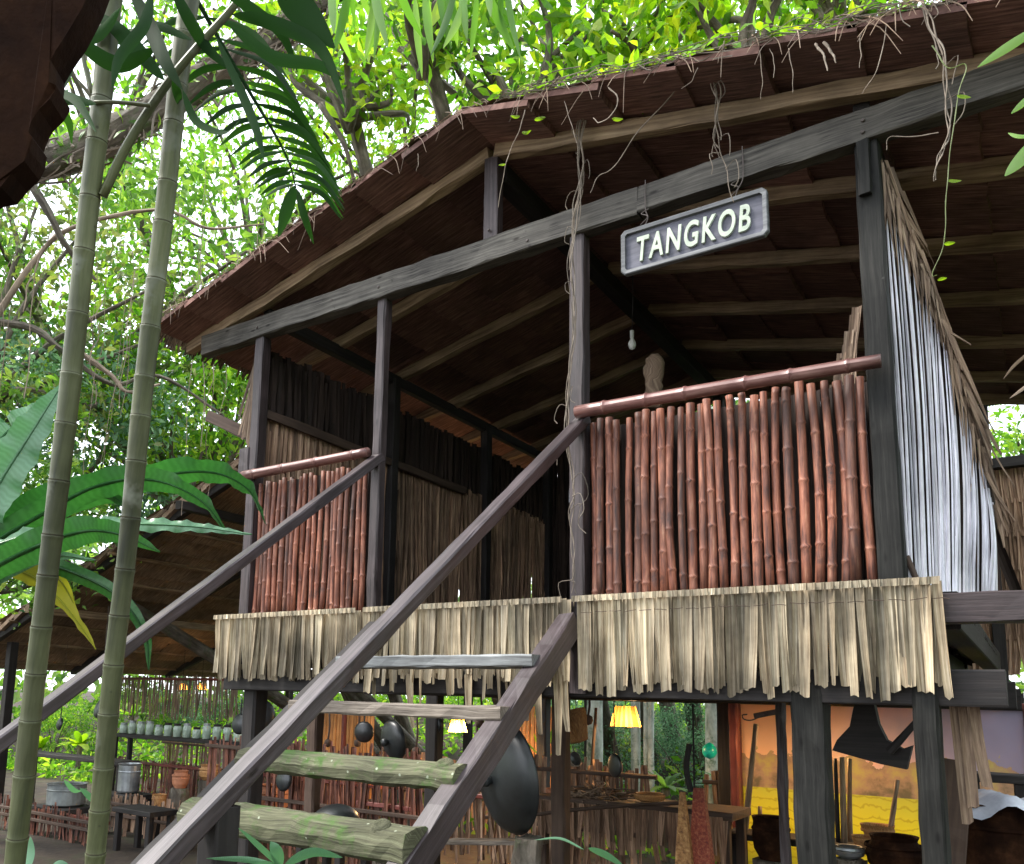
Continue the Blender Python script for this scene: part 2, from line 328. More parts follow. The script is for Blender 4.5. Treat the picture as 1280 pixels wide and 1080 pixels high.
# posts above the floor
def post(x,y,z0,z1,w_,d_,mat='post',jit=.002): part('post',mat,lambda b:sweep(b,lin((x,y,z0),(x,y,z1),14),rect(w_,d_,.008),upv=(0,1,0),jit=jit))
post(-W+.03,.0,-.1,2.0,.085,.085); post(X2,.0,-.1,2.0,.068,.07); post(X3-.02,.0,-.45,2.0,.085,.085)
post(W-.0,.0,-.1,2.02,.1,.07,'post_dark')
for x in (-W+.03,W-.03):
    for y in (1.5,3.0,4.3): post(x,y,-.1,2.2,.09,.09,'black')
post(.0,4.3,-.1,2.65,.09,.09,'black')
part('cleat','post_dark',lambda b:beam(b,(1.94,-.05,1.74),(1.94,-.05,2.02),.05,.03,n=4,upv=(0,1,0)))
part('cleat','post',lambda b:beam(b,(-2.0,-.03,.95),(-2.0,-.03,1.2),.1,.04,n=4,upv=(0,1,0)))
# tie beam, king post, roof timbers
part('tie_beam','tie',lambda b:beam(b,(-2.53,-.02,2.075),(.9,-.02,2.075),.09,.15,n=26,jit=.003))
part('tie_beam','tie',lambda b:beam(b,(.9,-.02,2.075),(2.7,-.02,2.075),.088,.149,n=16,jit=.003))
part('king_post','post',lambda b:beam(b,(0,-.02,2.15),(0,-.02,2.66),.095,.07,n=6,upv=(0,1,0)))
K=.22; RZ=2.76
def zr(x): return RZ-K*abs(x)
for i,y in enumerate((-.02,.8,1.6,2.4,3.2,4.0,4.6)):
    for s_ in (-1,1):
        part('rafter','rafter',lambda b:beam(b,(s_*.02,y,zr(.02)-.055),(s_*2.72,y,zr(2.72)-.055),.07,.085,n=16,jit=.004,bow=-.012))
for s_ in (-1,1):
    part('wall_plate','black',lambda b:beam(b,(s_*(W-.02),.03,2.2),(s_*(W-.02),4.5,2.2),.07,.09,n=8))
part('ridge_beam','black',lambda b:beam(b,(0,.04,2.6),(0,4.7,2.6),.1,.11,n=10))
for s_ in ():
    part('brace','black',lambda b:beam(b,(0,1.6,2.5),(.9,1.6,2.05),.05,.07,n=3))
def thatch(b,O,A,B,rows,plen,th=.026,step=.02,nrm=None):
    O=V(O);A=V(A);B=V(B);n_=A.cross(B).normalized()
    if n_.z<0:n_=-n_
    a=A.normalized();bb=B.normalized();LA=A.length;LB=B.length;rw=LB/rows
    for r_ in range(rows):
        x=-U(0,plen*.7)
        while x<LA:
            x0=max(x,0);x1=min(x+plen*U(.85,1.15),LA); x=x1+.006
            if x1-x0<.05: continue
            k=max(2,int((x1-x0)/.12)); off=G(0,.006); u0=U(0,50);vs=[];uv=[];fs=[]
            for i in range(k+1):
                p=O+a*(x0+(x1-x0)*i/k); lo=r_*rw-.04+U(-.012,.012); hi=(r_+1)*rw
                for q,(d,h) in enumerate(((lo,-step-th*.4),(lo,th-step),(hi,th+.004),(hi,0))):
                    vs.append(p+bb*d+n_*(h+off)); uv.append((u0+(x1-x0)*i/k*1.0,(d if q else d-.03)))
            for i in range(k):
                for q in range(4): c=i*4+q; dd=i*4+(q+1)%4; fs.append((c,dd,dd+4,c+4))
            fs.append((0,1,2,3)[::-1]); fs.append(tuple(4*k+q for q in range(4)))
            b.add(vs,fs,uv)
def roofpart(x1,Y0,Y1,parent,zr_,rows,mat='thatch',cx=0,plen=1.1):
    for s_ in (-1,1):
        z1=zr_(x1)
        part('thatch_slope',mat,lambda b:thatch(b,(cx+s_*x1,Y0,z1),(0,Y1-Y0,0),(-s_*x1,0,zr_(0)-z1),rows,plen),parent)
        def cover(b):   # weathered upper thatch, bumpy and dark
            nx,ny=26,40; vs=[]
            for i in range(nx+1):
                for j in range(ny+1):
                    x=x1*1.0*i/nx; y=Y0-.0+(Y1-Y0)*j/ny; e=min(1,min(j,ny-j)/1.5)
                    vs.append((cx+s_*x,y+G(0,.012),zr_(x)+.028+(.03+G(0,.012))*e))
            b.add(vs,[(i*(ny+1)+j,(i+1)*(ny+1)+j,(i+1)*(ny+1)+j+1,i*(ny+1)+j+1) for i in range(nx) for j in range(ny)],[(v[1]*.3,v[0]) for v in vs])
        part('thatch_top','thatch_brown',cover,parent)
roofpart(2.72,-.36,4.75,hut,zr,7)
def eavefringe(b):
    for i in range(330):
        y=-.36+5.1*rnd(); strip(b,(-2.70,y,zr(2.72)-.01),(-.5,G(0,.25),-1),(0,1,0),U(.04,.12),U(.015,.04),rows=2)
    for i in range(200):
        y=-.36+5.1*rnd(); strip(b,(2.70,y,zr(2.72)-.01),(.5,G(0,.25),-1),(0,1,0),U(.04,.12),U(.015,.04),rows=2)
part('eave_fringe','dry',eavefringe)
def verge(b):
    for i in range(190):
        x=U(-2.72,2.72); z=zr(x)+U(.0,.05); L=U(.03,.16)*(2.0 if rnd()<.1 else 1)
        a=V((x,-.37,z)); d=V((G(0,.9),-.25,U(-1,.1))).normalized()
        tube(b,spline([a-d*.04,a+d*L*.5+V((0,0,.01)),a+d*L+V((0,0,-.3*L))],3),[.0028,.0026,.0024,.002,.0018,.0016,.001],4)
    for i in range(34):
        x=U(-2.7,-.1); z=zr(x)+.02; a=V((x,-.375,z)); s_=1 if rnd()<.7 else -1
        tube(b,lin(a,a+V((s_*U(.1,.3),-.01,s_*U(.0,.06)-.02)),3),.003,4)
part('loose_thatch','dry',verge)
# cane panels
def canes(b,x0,x1,z0,z1,sp,r,y=0):
    x=x0
    while x<x1:
        rr=r*U(.85,1.12); cane(b,(x+G(0,.004),y+G(0,.005),z0),(x+G(0,.006),y+G(0,.005),z1+U(-.03,.0)),rr,nodes=random.choice((4,4,5)),bend=.008)
        x+=sp*U(.9,1.12)
part('cane_panel','cane',lambda b:canes(b,X3+.06,W-.055,-.05,.962,.0485,.0215,.0),smooth=True)
part('cane_panel','cane',lambda b:canes(b,-W+.1,X2-.045,-.05,.95,.047,.0195,.0),smooth=True)
part('cane_gap_shade','dark_leaf',lambda b:[strip(b,(x,.06,.93),(0,0,-1),(1,0,0),.95,.05,taper=1) for x in [X3+.06+.05*i for i in range(26)]])  # dark sheets added behind the canes for the interior shade in their gaps
part('cane_gap_shade','dark_leaf',lambda b:[strip(b,(x,.06,.95),(0,0,-1),(1,0,0),.98,.05,taper=1) for x in [-W+.08+.05*i for i in range(20)]])
for a,b_,nn in (((X3+.0,-.085,.985),(W+.02,-.085,.955),6),((-W-.0,-.085,.985),(X2-.02,-.085,.985),4)):
    part('hand_rail','bamboo',lambda b:cane(b,a,b_,.034,nodes=nn,n=14,bend=.006),smooth=True)
# leaf walls
def leafwall(b,P0,P1,z0,z1,sp,w_,layers=2,lean=0):
    P0=V(P0);P1=V(P1);L=(P1-P0).length;d=(P1-P0).normalized();nr=V((d.y,-d.x,0))
    for k in range(layers):
        x=0
        while x<L:
            tp=P0+d*x+nr*(k*.012+G(0,.004)); tp.z=z1+U(-.05,.04)
            strip(b,tp,(d.x*G(0,.05)+nr.x*lean,d.y*G(0,.05)+nr.y*lean,-1),d,(z1-z0)*U(.97,1.05),w_*U(.6,1.3),fold=.3,rows=4,taper=.8)
            x+=sp*U(.7,1.3)
part('leaf_wall','wall',lambda b:leafwall(b,(-W+.0,.05,0),(-W+.0,4.4,0),-.03,1.47,.035,.05,3))
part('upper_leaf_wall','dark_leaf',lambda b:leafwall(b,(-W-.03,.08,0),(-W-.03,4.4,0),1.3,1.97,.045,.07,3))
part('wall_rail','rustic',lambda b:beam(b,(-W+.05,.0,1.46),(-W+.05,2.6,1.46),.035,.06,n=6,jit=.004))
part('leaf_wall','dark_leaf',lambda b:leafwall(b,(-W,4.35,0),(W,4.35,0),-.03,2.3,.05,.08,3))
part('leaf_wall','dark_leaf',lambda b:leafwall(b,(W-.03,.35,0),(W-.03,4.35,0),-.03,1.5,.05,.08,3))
def cornersticks(b):
    for i in range(16):
        t=i/15; strip(b,(-W-.02+G(0,.01),.0+.03*t,1.97+G(0,.03)),(-.34*t-.02,.0,-1),(1,0,0),.78-.25*t,.032,rows=4)
part('corner_leaves','dry',cornersticks)
def innerleaves(b):
    for i in range(14): strip(b,(1.86-.012*i,.1,1.3-.04*i+G(0,.03)),(-.12,.0,-1),(1,0,0),.5,.04,rows=4)
part('corner_leaves','dry',innerleaves)
# flared screen of split leaf ribs on the right corner
def scr_edge(t):
    pts=[V((1.975,.02,1.93)),V((2.04,.16,1.72)),V((2.13,.33,1.34)),V((2.23,.43,.85)),V((2.30,.5,.42))]
    q=t*(len(pts)-1);i=min(int(q),len(pts)-2);return pts[i].lerp(pts[i+1],q-i)
def screen(b):
    for i in range(50):
        t=max(0,min(1,(i+G(0,.7))/49)); top=scr_edge(min(1,t**.8)); bot=V((1.985+.30*t,.04+.47*t,-.03+.02*t))
        bow=V((.012,-.01,0))*U(.2,1.3); rad=U(.003,.0068)
        pts=spline([top,top.lerp(bot,.5)+bow+V((G(0,.006),G(0,.006),0)),bot],5); tube(b,pts,[rad*(.6+.6*j/(len(pts)-1)) for j in range(len(pts))],5)
part('rib_screen','sticks',screen)
def screenback(b):
    for i in range(34):
        t=i/33; top=scr_edge(min(1,t**.8))+V((.0,.02,0)); bot=V((1.985+.30*t,.07+.47*t,-.03)); strip(b,top,bot-top,(.5,.85,0),(bot-top).length,.035,rows=4,taper=1)
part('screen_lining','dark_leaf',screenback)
def shag(b):
    for i in range(120):
        t=rnd()**.9; p=scr_edge(t)+V((G(0,.012)+.012,G(0,.012)-.01,G(0,.02)))
        tn=(scr_edge(min(1,t+.05))-scr_edge(max(0,t-.05))).normalized()
        d=(tn+V((U(0,.22)*t,U(-.02,.1),U(-.25,.05)))).normalized()
        strip(b,p,d,(.6,.7,.1),U(.15,.42)*(1 if t<.8 else .6),U(.012,.032),rows=4,taper=.2,curl=U(-.1,.1),twist=G(0,.5))
    strip(b,scr_edge(.55),(.5,.1,-.5),(.6,.7,.1),.16,.03,taper=.2)
part('shaggy_leaf_edge','dry',shag)
def shag2(b):
    for i in range(60):
        t=U(.02,.85); p=scr_edge(t)+V((U(.0,.03),-.02+G(0,.01),0)); bot=V((1.985+.31*t,.04+.47*t,-.03)); d=(bot-p).normalized()+V((U(-.02,.1),0,0))
        strip(b,p,d,(.6,.7,.1),U(.15,.45)*(1-.4*t),U(.01,.022),rows=4,taper=.15,curl=U(-.06,.06),twist=G(0,.4))
part('tan_leaf_overlay','dry',shag2)
part('wall_stick','rustic',lambda b:tube(b,lin((2.0,.05,.14),(2.05,.04,-.02),3),.012))
# leaf skirts
def skirt(b,x0,x1,z=0,L0=.44,y=-.07,ragged=.018,sp=.044,tpr=.8):
    x=x0
    while x<x1:
        strip(b,(x+G(0,.004),y+G(0,.006),z+G(0,.004)),(G(0,.01),U(-.02,.03),-1),(1,G(0,.3),0),L0*U(.93,1.03)+U(-ragged,ragged),sp*U(.8,1.3),fold=U(.15,.4),rows=9,taper=U(tpr-.2,tpr+.1),curl=U(-.05,.12),twist=G(0,.3),sw=.012)
        x+=sp*U(.6,.92)
def hem(b,x0,x1,z,y):
    n=int((x1-x0)/.035)
    for i in range(n):
        x=x0+.035*i; strip(b,(x,y-.004+G(0,.002),z+.012),(G(0,.02),0,-1),(1,0,0),.03,.045,fold=.2,rows=1,taper=1)
part('leaf_skirt','skirt',lambda b:(skirt(b,X3+.02,2.13,.02,.455),skirt(b,X3+.02,2.13,.01,.4,-.05),hem(b,X3,2.17,.02,-.085)),)
part('leaf_skirt','skirt',lambda b:(skirt(b,-2.13,-.86,.02,.42,tpr=.75),skirt(b,-2.13,-.86,.01,.40,-.05),hem(b,-2.13,-.86,.02,-.085)))
part('leaf_skirt','skirt',lambda b:(skirt(b,-.8,X3-.05,.02,.46,ragged=.08,tpr=.7),skirt(b,-.8,X3-.05,.01,.4,-.05),hem(b,-.8,X3-.05,.02,-.085)))
for x,l in ((.32,.3),(.44,.4),(.47,.28),(.18,.3),(-.1,.26),(-.5,.3)):
    part('hanging_strip','skirt',lambda b:strip(b,(x,-.04,-.36),(0,.05,-1),(1,0,0),l,.05,taper=.5,rows=6))
for x,l in ((2.13,.5),(2.16,.44),(2.19,.36)):
    part('hanging_strip','dry',lambda b:strip(b,(x,.12,-.42),(.03,.02,-1),(1,.3,0),l,.045,rows=6,taper=.9))
part('stitching','rustic',lambda b:[tube(b,[(x,-.092,-.055+G(0,.003)),(x+.035,-.094,-.055),(x+.06,-.092,-.055+G(0,.003))],.0016,4) for x in [X3+.03+.075*i for i in range(21)]])
# stilts
def stilt(px,Y,z1,w_,mat,px2=None,d_=None):
    p=at(px,1000,Y=Y); part('stilt',mat,lambda b:sweep(b,lin((p.x,Y,GZ-.1),(p.x,Y,z1),16),rect(w_,d_ or w_,.012),upv=(0,1,0),jit=.003))
stilt(1018,.06,-.33,.135,'post_dark'); stilt(1166,.03,-.33,.09,'post_dark',d_=.12)
stilt(980,.9,-.3,.045,'post'); stilt(701,1.3,-.3,.1,'rustic'); stilt(390,1.2,-.3,.1,'rustic'); stilt(920,3.3,-.3,.07,'redwood'); 
for x,y in ((-1.9,.1),(-1.9,2.2),(-1.9,4.2),(0,4.2),(1.9,4.2)):
    part('stilt','black',lambda b:sweep(b,lin((x,y,GZ-.1),(x,y,-.3),8),rect(.12,.12,.012),upv=(0,1,0),jit=.003))
# ---------------------------------------------------------------- staircase
st=thing('open_staircase','steep open wooden stair with mossy lower steps leading up to the hut doorway','staircase',(-.1,-2.9,GZ))
TH=.653; cs,sn=math.cos(TH),math.sin(TH)
def down(x,z,t,y=-.06): return V((x,y-cs*t,z-sn*t))
for x,z in ((.515,-.085),(-.72,-.085)):
    part('stringer','rail' if x>0 else 'black',lambda b:beam(b,down(x,z-.02,0),down(x,z-.02,3.3),.09,.12,n=24,jit=.002),st)
def rail_(x): part('handrail','rail',lambda b:beam(b,down(x,.955,-.03,-.02),down(x,.955,4.3 if x<0 else 3.9,-.02),.068,.055,n=30,jit=.0012),st)
rail_(.565); rail_(-.815)
for x,y in ((.56,-2.28),(-.815,-2.6)):
    z1=.93+math.tan(TH)*(y+.02); part('baluster','black',lambda b:sweep(b,lin((x,y,GZ-.05),(x,y,z1),8),rect(.08,.08),upv=(0,1,0),jit=.002),st)
def plank(mat,z,y,x0,x1,d_,h,log=False,lab=None):
    def fn(b):
        if log:
            prof=[(-.5,-.1),(-.44,-.38),(-.2,-.5),(.2,-.5),(.46,-.35),(.5,0),(.4,.33),(.12,.46),(-.2,.42),(-.42,.25)]
            prof=[(a*d_,c*h) for a,c in prof]; sweep(b,lin((x0,y,z),(x1,y,z),22),prof,upv=(0,0,1),jit=.0022,sc=[1+.02*math.sin(i*.9)+G(0,.008) for i in range(23)])
        else: sweep(b,lin((x0,y,z),(x1,y,z),16),rect(d_,h,.008),upv=(0,0,1),jit=.002)
    return part('tread',mat,fn,st,label=lab)
plank('tread',-.31,-.36,-.67,.53,.24,.06,lab='clean grey plank tread')
plank('treadb',-.55,-.66,-.70,.55,.25,.06,lab='split brown plank tread')
t3=plank('mossy',-.80,-1.0,-.72,.53,.2,.115,True,'mossy log tread'); t4=plank('mossy',-1.02,-1.33,-.70,.545,.2,.14,True,'mossy log tread spotted with lichen')
plank('mossy',-1.29,-1.66,-.82,.6,.2,.11,True); plank('mossy',-1.54,-1.98,-.82,.6,.2,.11,True); plank('mossy',-1.79,-2.3,-.82,.6,.2,.11,True)

for x,y,z in ((.45,-1.05,-.745),(.4,-1.38,-.955)):
    part('knot','mossy',lambda b:lathe(b,(x,y,z),[(.04,-.008),(.032,.003),(.022,.007),(.014,-.002),(.001,-.004)],12,axis=(0,-.5,.85)),st,smooth=True)
# ---------------------------------------------------------------- sign
sg=thing('name_sign','grey framed wooden board lettered TANGKOB hanging from the tie beam','sign',(1.18,-.1,1.66))
def signframe(b,x0,x1,z0,z1,c,y,d_,inner=None):
    def oct_(e):
        a0,a1,b0,b1=x0+e,x1-e,z0+e,z1-e; k=max(.004,c-e*.4)
        return [(a0+k,b0),(a1-k,b0),(a1,b0+k),(a1,b1-k),(a1-k,b1),(a0+k,b1),(a0,b1-k),(a0,b0+k)]
    if inner is None:
        o=oct_(0); n=8; vs=[(p[0],y,p[1]) for p in o]+[(p[0],y+d_,p[1]) for p in o]
        b.add(vs,[tuple(range(8)),tuple(range(15,7,-1))]+[(i,(i+1)%8,8+(i+1)%8,8+i)[::-1] for i in range(8)])
    else:
        o=oct_(0);q=oct_(inner); r_=oct_(inner*.2); vs=[(p[0],y+d_,p[1]) for p in o]+[(p[0],y+.004,p[1]) for p in o]+[(p[0],y,p[1]) for p in r_]+[(p[0],y+.002,p[1]) for p in q]+[(p[0],y+d_,p[1]) for p in q]
        fs=[]
        for k in range(4):
            for i in range(8): a=k*8+i;c_=k*8+(i+1)%8; fs.append((a,c_,c_+8,a+8))
        b.add(vs,fs)
part('board','sign',lambda b:signframe(b,.845,1.53,1.655,1.875,.016,-.105,.022),sg)
part('frame','signf',lambda b:signframe(b,.83,1.545,1.645,1.885,.02,-.124,.03,.022),sg)
tc=bpy.data.curves.new('lettering','FONT'); tc.body='TANGKOB'; tc.size=.2; tc.extrude=.006; tc.offset=.0032; tc.align_x='CENTER'; tc.space_character=1.2; tc.bevel_depth=.0012
to=bpy.data.objects.new('tmp',tc); COL.objects.link(to); bpy.context.view_layer.update()
tm=bpy.data.meshes.new_from_object(to.evaluated_get(bpy.context.evaluated_depsgraph_get())); bpy.data.objects.remove(to)
xs=[v.co.x for v in tm.vertices];ys=[v.co.y for v in tm.vertices]; wx=max(xs)-min(xs);hy=max(ys)-min(ys);ycen=(max(ys)+min(ys))/2
o0=V(sg['_o'])
for v in tm.vertices:
    x,y,z=v.co; v.co=(1.19+x/wx*.56-o0.x+(y-ycen)/hy*.012,-.112-z-o0.y,1.763+(y-ycen)/hy*.135-o0.z)
tm.materials.clear(); tm.materials.append(M['cream']); lo_=bpy.data.objects.new('lettering',tm); COL.objects.link(lo_); lo_.parent=sg
for x,dx in ((.955,-.01),(1.4,.03)):
    part('hanging_wire','wire',lambda b:(tube(b,spline([(x,-.12,1.875),(x+.012,-.1,1.93),(x+dx,-.075,2.0),(x+dx,-.072,2.16)],4),.003,5),tube(b,spline([(x-.02,-.12,1.89),(x+.02,-.125,1.92),(x-.015,-.12,1.95),(x+.02,-.11,1.97)],4),.0025,5)),sg)
# bulb and carved block inside
p=at(790,425,Y=1.6)
bl=thing('light_bulb','unlit white bulb hanging under the dark rafters','light bulb',(p.x,1.6,p.z))
part('bulb','white',lambda b:lathe(b,p-V((0,0,.03)),[(.001,-.045),(.02,-.035),(.029,-.01),(.026,.012),(.014,.035),(.012,.05)],14),bl,smooth=True)
part('socket','white',lambda b:lathe(b,p+V((0,0,.02)),[(.0,-.005),(.016,0),(.016,.05),(.004,.055)],12),bl)
part('cord','black',lambda b:tube(b,[p+V((0,0,.07)),p+V((.01,0,.3)),V((p.x+.01,1.6,zr(p.x)-.1))],.003,5),bl)
p=at(817,470,Y=1.3)
cb=MB(); sweep(cb,spline([p+V((0,0,-.22)),p+V((.0,0,-.05)),p+V((.005,0,.08)),p+V((.01,0,.15))],5),[(a*.06,c*.04) for a,c in circ(10)],sc=[.9,1,1.05,1,.95,.9,1,1.1,1.15,1.15,1.1,1.05,1,.9,.7,.4],jit=.005,upv=(0,1,0))
cb.build('carved_wooden_block',M['orange'] if 0 else M['dry'],label='weathered tan driftwood block standing behind the cane railing',cat='wood carving',smooth=True)
# ================================================================ jungle behind
def crown_mesh(name,mat,n,Rr,leafL,leafW,clumps,cr,seed,flat=.75,hang=.15):
    random.seed(seed); b=MB(); cs_=[]
    for i in range(clumps):
        d=rdir(); rr=Rr*(.25+.75*rnd()**.5); cs_.append((V((d.x*rr,d.y*rr,d.z*rr*flat)),cr*U(.6,1.35)))
    for i in range(n):
        c,s_=cs_[int(rnd()*len(cs_))]
        p=c+V((G(0,s_),G(0,s_),G(0,s_*.5)))
        k=U(.6,1.3); leaf(b,p,rdir(-hang),rdir(.6),leafL*k,leafW*k*U(.8,1.2))
    me=b.build(name,mat,None,loc=(0,0,0)); d_=me.data; bpy.data.objects.remove(me); return d_,cs_
CR={}
def crown(key,*a): CR[key]=crown_mesh('crown',*a)
crown('far',M['leafB'],5600,2.3,.14,.06,60,.34,1)
crown('far2',M['leafA'],5000,2.3,.15,.065,56,.34,2)
crown('olive',M['leafE'],4200,2.3,.12,.05,44,.36,3)
crown('blue',M['leafC'],8000,2.2,.11,.045,50,.34,4)
crown('big',M['leafD'],900,1.3,.22,.085,26,.3,5)
crown('big2',M['leafA'],950,1.3,.21,.08,28,.3,6)
crown('lace',M['leafA'],2600,2.4,.12,.055,46,.26,8)
def limbs_mesh(cs_,Rr,h,seed,r0=.1,lo=V((0,0,0))):
    random.seed(seed); b=MB(); base=V((lo.x,lo.y,-h)); fork=V((0,0,-Rr*.55))
    tube(b,spline([base,base.lerp(fork,.5)+V((G(0,.12),G(0,.12),0)),fork],5),[r0*(1.25-.045*i) for i in range(11)],9,jit=.006)
    for c,_ in cs_[:16]:
        mid=fork.lerp(c,.5)+V((G(0,.15),G(0,.15),G(0,.12)))
        tube(b,spline([fork+V((0,0,-U(0,.5))),mid,c],4),[r0*.5*(1-.095*i)+.004 for i in range(9)],6)
    return b
TRN={}
def tree(label,key,px,py,D,sc=1,group=None,bark='bark',cat='tree',rot=None,trunk=True,name='jungle_tree',h=None):
    c=at(px,py,D=D); 
    by=c.y if c.x>5 or c.y<1.6 else max(c.y,9.8); bx=c.x-(1.5 if key in('big','big2') else 0)
    t=thing(name,label,cat,(bx,by,GZ),group)
    me,cs_=CR[key]; o=bpy.data.objects.new('crown',me); COL.objects.link(o); o.parent=t
    a=U(0,6.28) if rot is None else rot; off=V((c.x-bx,c.y-by,0))
    o.location=(off.x,off.y,c.z-GZ); o.scale=(sc,sc,sc); o.rotation_euler=(0,0,a)
    if trunk:
        hh=(c.z-GZ)/sc; lo=Matrix.Rotation(-a,3,'Z')@off/sc; b=limbs_mesh(cs_,2.2 if key not in('big','big2') else 1.2,hh,int(px+py*3)&1023,.085/sc+.015,-lo)
        q=b.build('trunk',M[bark],None,loc=(0,0,0),smooth=True); q.parent=t; q.location=(off.x,off.y,c.z-GZ); q.scale=(sc,sc,sc); q.rotation_euler=(0,0,a)
    return t
random.seed(21)
# far wooded mass that reads as one
def far_wood(b):
    for i in range(26000):
        a=U(-2.05,.35); r_=U(21,27); h=GZ+ (U(0,1)**.8)*(6.5+1.5*math.sin(a*7)+math.sin(a*17)); 
        p=V((CAM.x+r_*math.sin(a),CAM.y+r_*math.cos(a),h)); leaf(b,p,rdir(-.1),rdir(.4),U(.22,.42),U(.12,.2))
b=MB(); far_wood(b); b.build('far_forest',M['leafB'],kind='stuff',label='far green forest closing the view low behind the huts',cat='forest')
GT='leafy jungle trees massed behind the huts'
T=[('tall bright green tree rising behind the left end of the eaves','far2',240,500,13,1.05),
('dense green tree between the two ringed palm stems','far',110,360,12,1.2),
('dull olive tree draped in vines at the left edge of view','olive',-10,380,10,1.0),
('bluish green tree low behind the nest fern','blue',40,560,11,1.0),
('bright green tree filling the gap above the lower hut roof','far2',270,570,12,.85),
('green tree at far left beneath the mossy bough','far',-40,620,9.5,.8),
('airy tree against white sky left of the roof ridge','lace',330,250,14,1.25),
('airy yellow green tree in the top left sky','lace',150,90,13,1.2),
('airy tree behind the roof ridge apex','lace',520,170,13,1.0),
('thin leaved tree above the right roof slope','lace',960,60,11,1.1),
('leafy tree standing over the middle of the roof','lace',720,60,12,1.1),
('green tree seen through the gap under the right eaves','far2',1300,560,13,.8),
('tree with fine foliage above the top centre of view','lace',430,10,11,1.0),
]
for i,(l,k,px,py,D,sc) in enumerate(T): tree(l,k,px,py,D,sc,GT)
GB='broad leaved boughs overhanging the roof'
for l,k,px,py,D,sc in (
('yellow green broad leaved tree overhanging the middle of the roof','big',790,60,8.5,.95),
('broad leaved tree with bright leaves right of the ridge','big2',650,70,8,.85),
('broad leaved tree hanging in front of the sky left of the ridge','big2',530,-10,8,.8),
('yellow green tree peeping over the right part of the verge','big',930,10,7.5,.8),
('broad leaved bough tree at the top left of the roof','big',440,70,10,.9),
('broad leaved tree in the top right sky','big2',1050,-40,7.5,.8)):
    tree(l,k,px,py,D,sc,GB)
# understorey bushes
GS='understorey bushes between the huts'
def bush(label,key,px,py,Y,sc,name='bush',cat='bush',group=GS):
    c=at(px,py,Y=Y); t=thing(name,label,cat,(c.x,c.y,GZ),group); me,cs_=CR[key]
    o=bpy.data.objects.new('foliage',me); COL.objects.link(o); o.parent=t; o.location=(0,0,c.z-GZ); o.scale=(sc,)*3; o.rotation_euler=(0,0,U(0,6))
    b=MB()
    for k in range(6):
        e=cs_[k][0]*sc; tube(b,spline([(G(0,.03),G(0,.03),0),(e.x*.4,e.y*.4,(c.z-GZ)*.6),(e.x,e.y,c.z-GZ+e.z)],4),[.02-.0018*i for i in range(9)],5)
    q=b.build('stems',M['bark'],None,loc=(0,0,0)); q.parent=t
for l,k,px,py,Y,sc in (
('bright green bush behind the shelf of jars','far2',170,880,9,.42),
('vivid green bush left of the shelf at the lower left','far2',70,900,6.5,.36),
('bluish bush beyond the hanging stick fence','blue',240,880,10,.5),
('dark green bush under the lower hut roof edge','blue',60,800,10,.5),
('bluish green bush behind the hanging lamp','blue',770,930,9,.42),
('grey green bush beyond the teal float','blue',880,930,8.5,.45),
('olive bush behind the mottled trunks','olive',830,950,10,.5),
('green bush between the mural and the lamp','blue',730,900,9.5,.4),
('green bush beyond the stilts at centre','far',560,930,12,.5),
):
    bush(l,k,px,py,Y,sc)
# mossy bough crossing the upper left
mt=at(-60,260,D=7); mo=thing('mossy_bough_tree','thick mossy shaggy bough slanting across the upper left behind the palm stems','tree',(mt.x-1.2,mt.y,GZ))
bp=[at(-420,420,D=7.4),at(-60,245,D=7),at(120,180,D=6.9),at(260,95,D=7),at(350,40,D=7.1),at(460,-60,D=7.4)]
def bough(b):
    tube(b,spline([V((mt.x-1.2,mt.y,GZ-.1)),V((mt.x-1.35,mt.y,GZ+1.5)),bp[0]],6),[.24-.006*i for i in range(13)],12,jit=.01)
    tube(b,spline(bp,7),[.15-.0015*i for i in range(36)],12,jit=.014)
part('bough','bark',bough,mo,smooth=True)
def rootlets(b):
    P=spline(bp,12)
    for i in range(520):
        k=int(U(8,len(P)-2)); p=P[k]+rdir()*.13; t_=(P[k+1]-P[k]).normalized()
        q=p+t_*U(-.35,.35)+rdir()*.07; tube(b,spline([p,p.lerp(q,.5)+rdir()*.05,q+V((0,0,-U(0,.12)))],3),U(.004,.011),4)
part('rootlets','root',rootlets,mo)
def bepiph(b):
    P=spline(bp,8)
    for i in range(700):
        p=P[int(U(4,len(P)-1))]+rdir(.3)*U(.1,.28); leaf(b,p,rdir(-.2),rdir(.6),U(.07,.16),U(.03,.05))
part('epiphyte_leaves','leafB',bepiph,mo)
# bare limbs
def limb(label,pts,r0,mat='liana',D=8,name='bare_limb'):
    P=spline([at(x,y,D=D+d) for x,y,d in pts],6); b=MB(); n=len(P); tube(b,P,[r0*(1-.75*i/n) for i in range(n)],7,jit=.003)
    b.build(name,M[mat],label=label,cat='branch',smooth=True)
limb('tan curved limb at the left edge below the bough',[(-20,420,0),(40,330,0),(90,285,0),(200,262,.3),(260,285,.3),(330,280,.4)],.035,D=9)
limb('brown limb forking down from the bough',[(20,200,0),(55,255,0),(85,310,0),(120,350,.2)],.05,'bark',D=7.5)
limb('dark limb slanting behind the top of the roof, upper centre',[(500,60,0),(560,110,0),(600,150,.2),(640,190,.2)],.05,'bark',D=9)
limb('thin limb crossing the leaves above the roof middle',[(640,45,0),(700,70,0),(760,95,0),(830,150,0)],.04,'bark',D=9)
limb('twisting limb low at left behind the palm stems',[(-30,400,0),(40,410,0),(80,440,0),(140,480,.2),(200,470,.2),(280,520,.3)],.045,'bark',D=9)
limb('pale twig fork between the palm stems',[(100,440,0),(140,470,0),(160,490,0),(200,480,.2)],.03,D=8.5)
limb('slender limb hanging left of the ridge against the sky',[(400,130,0),(430,180,0),(450,250,.2),(480,300,.2)],.035,'bark',D=9)
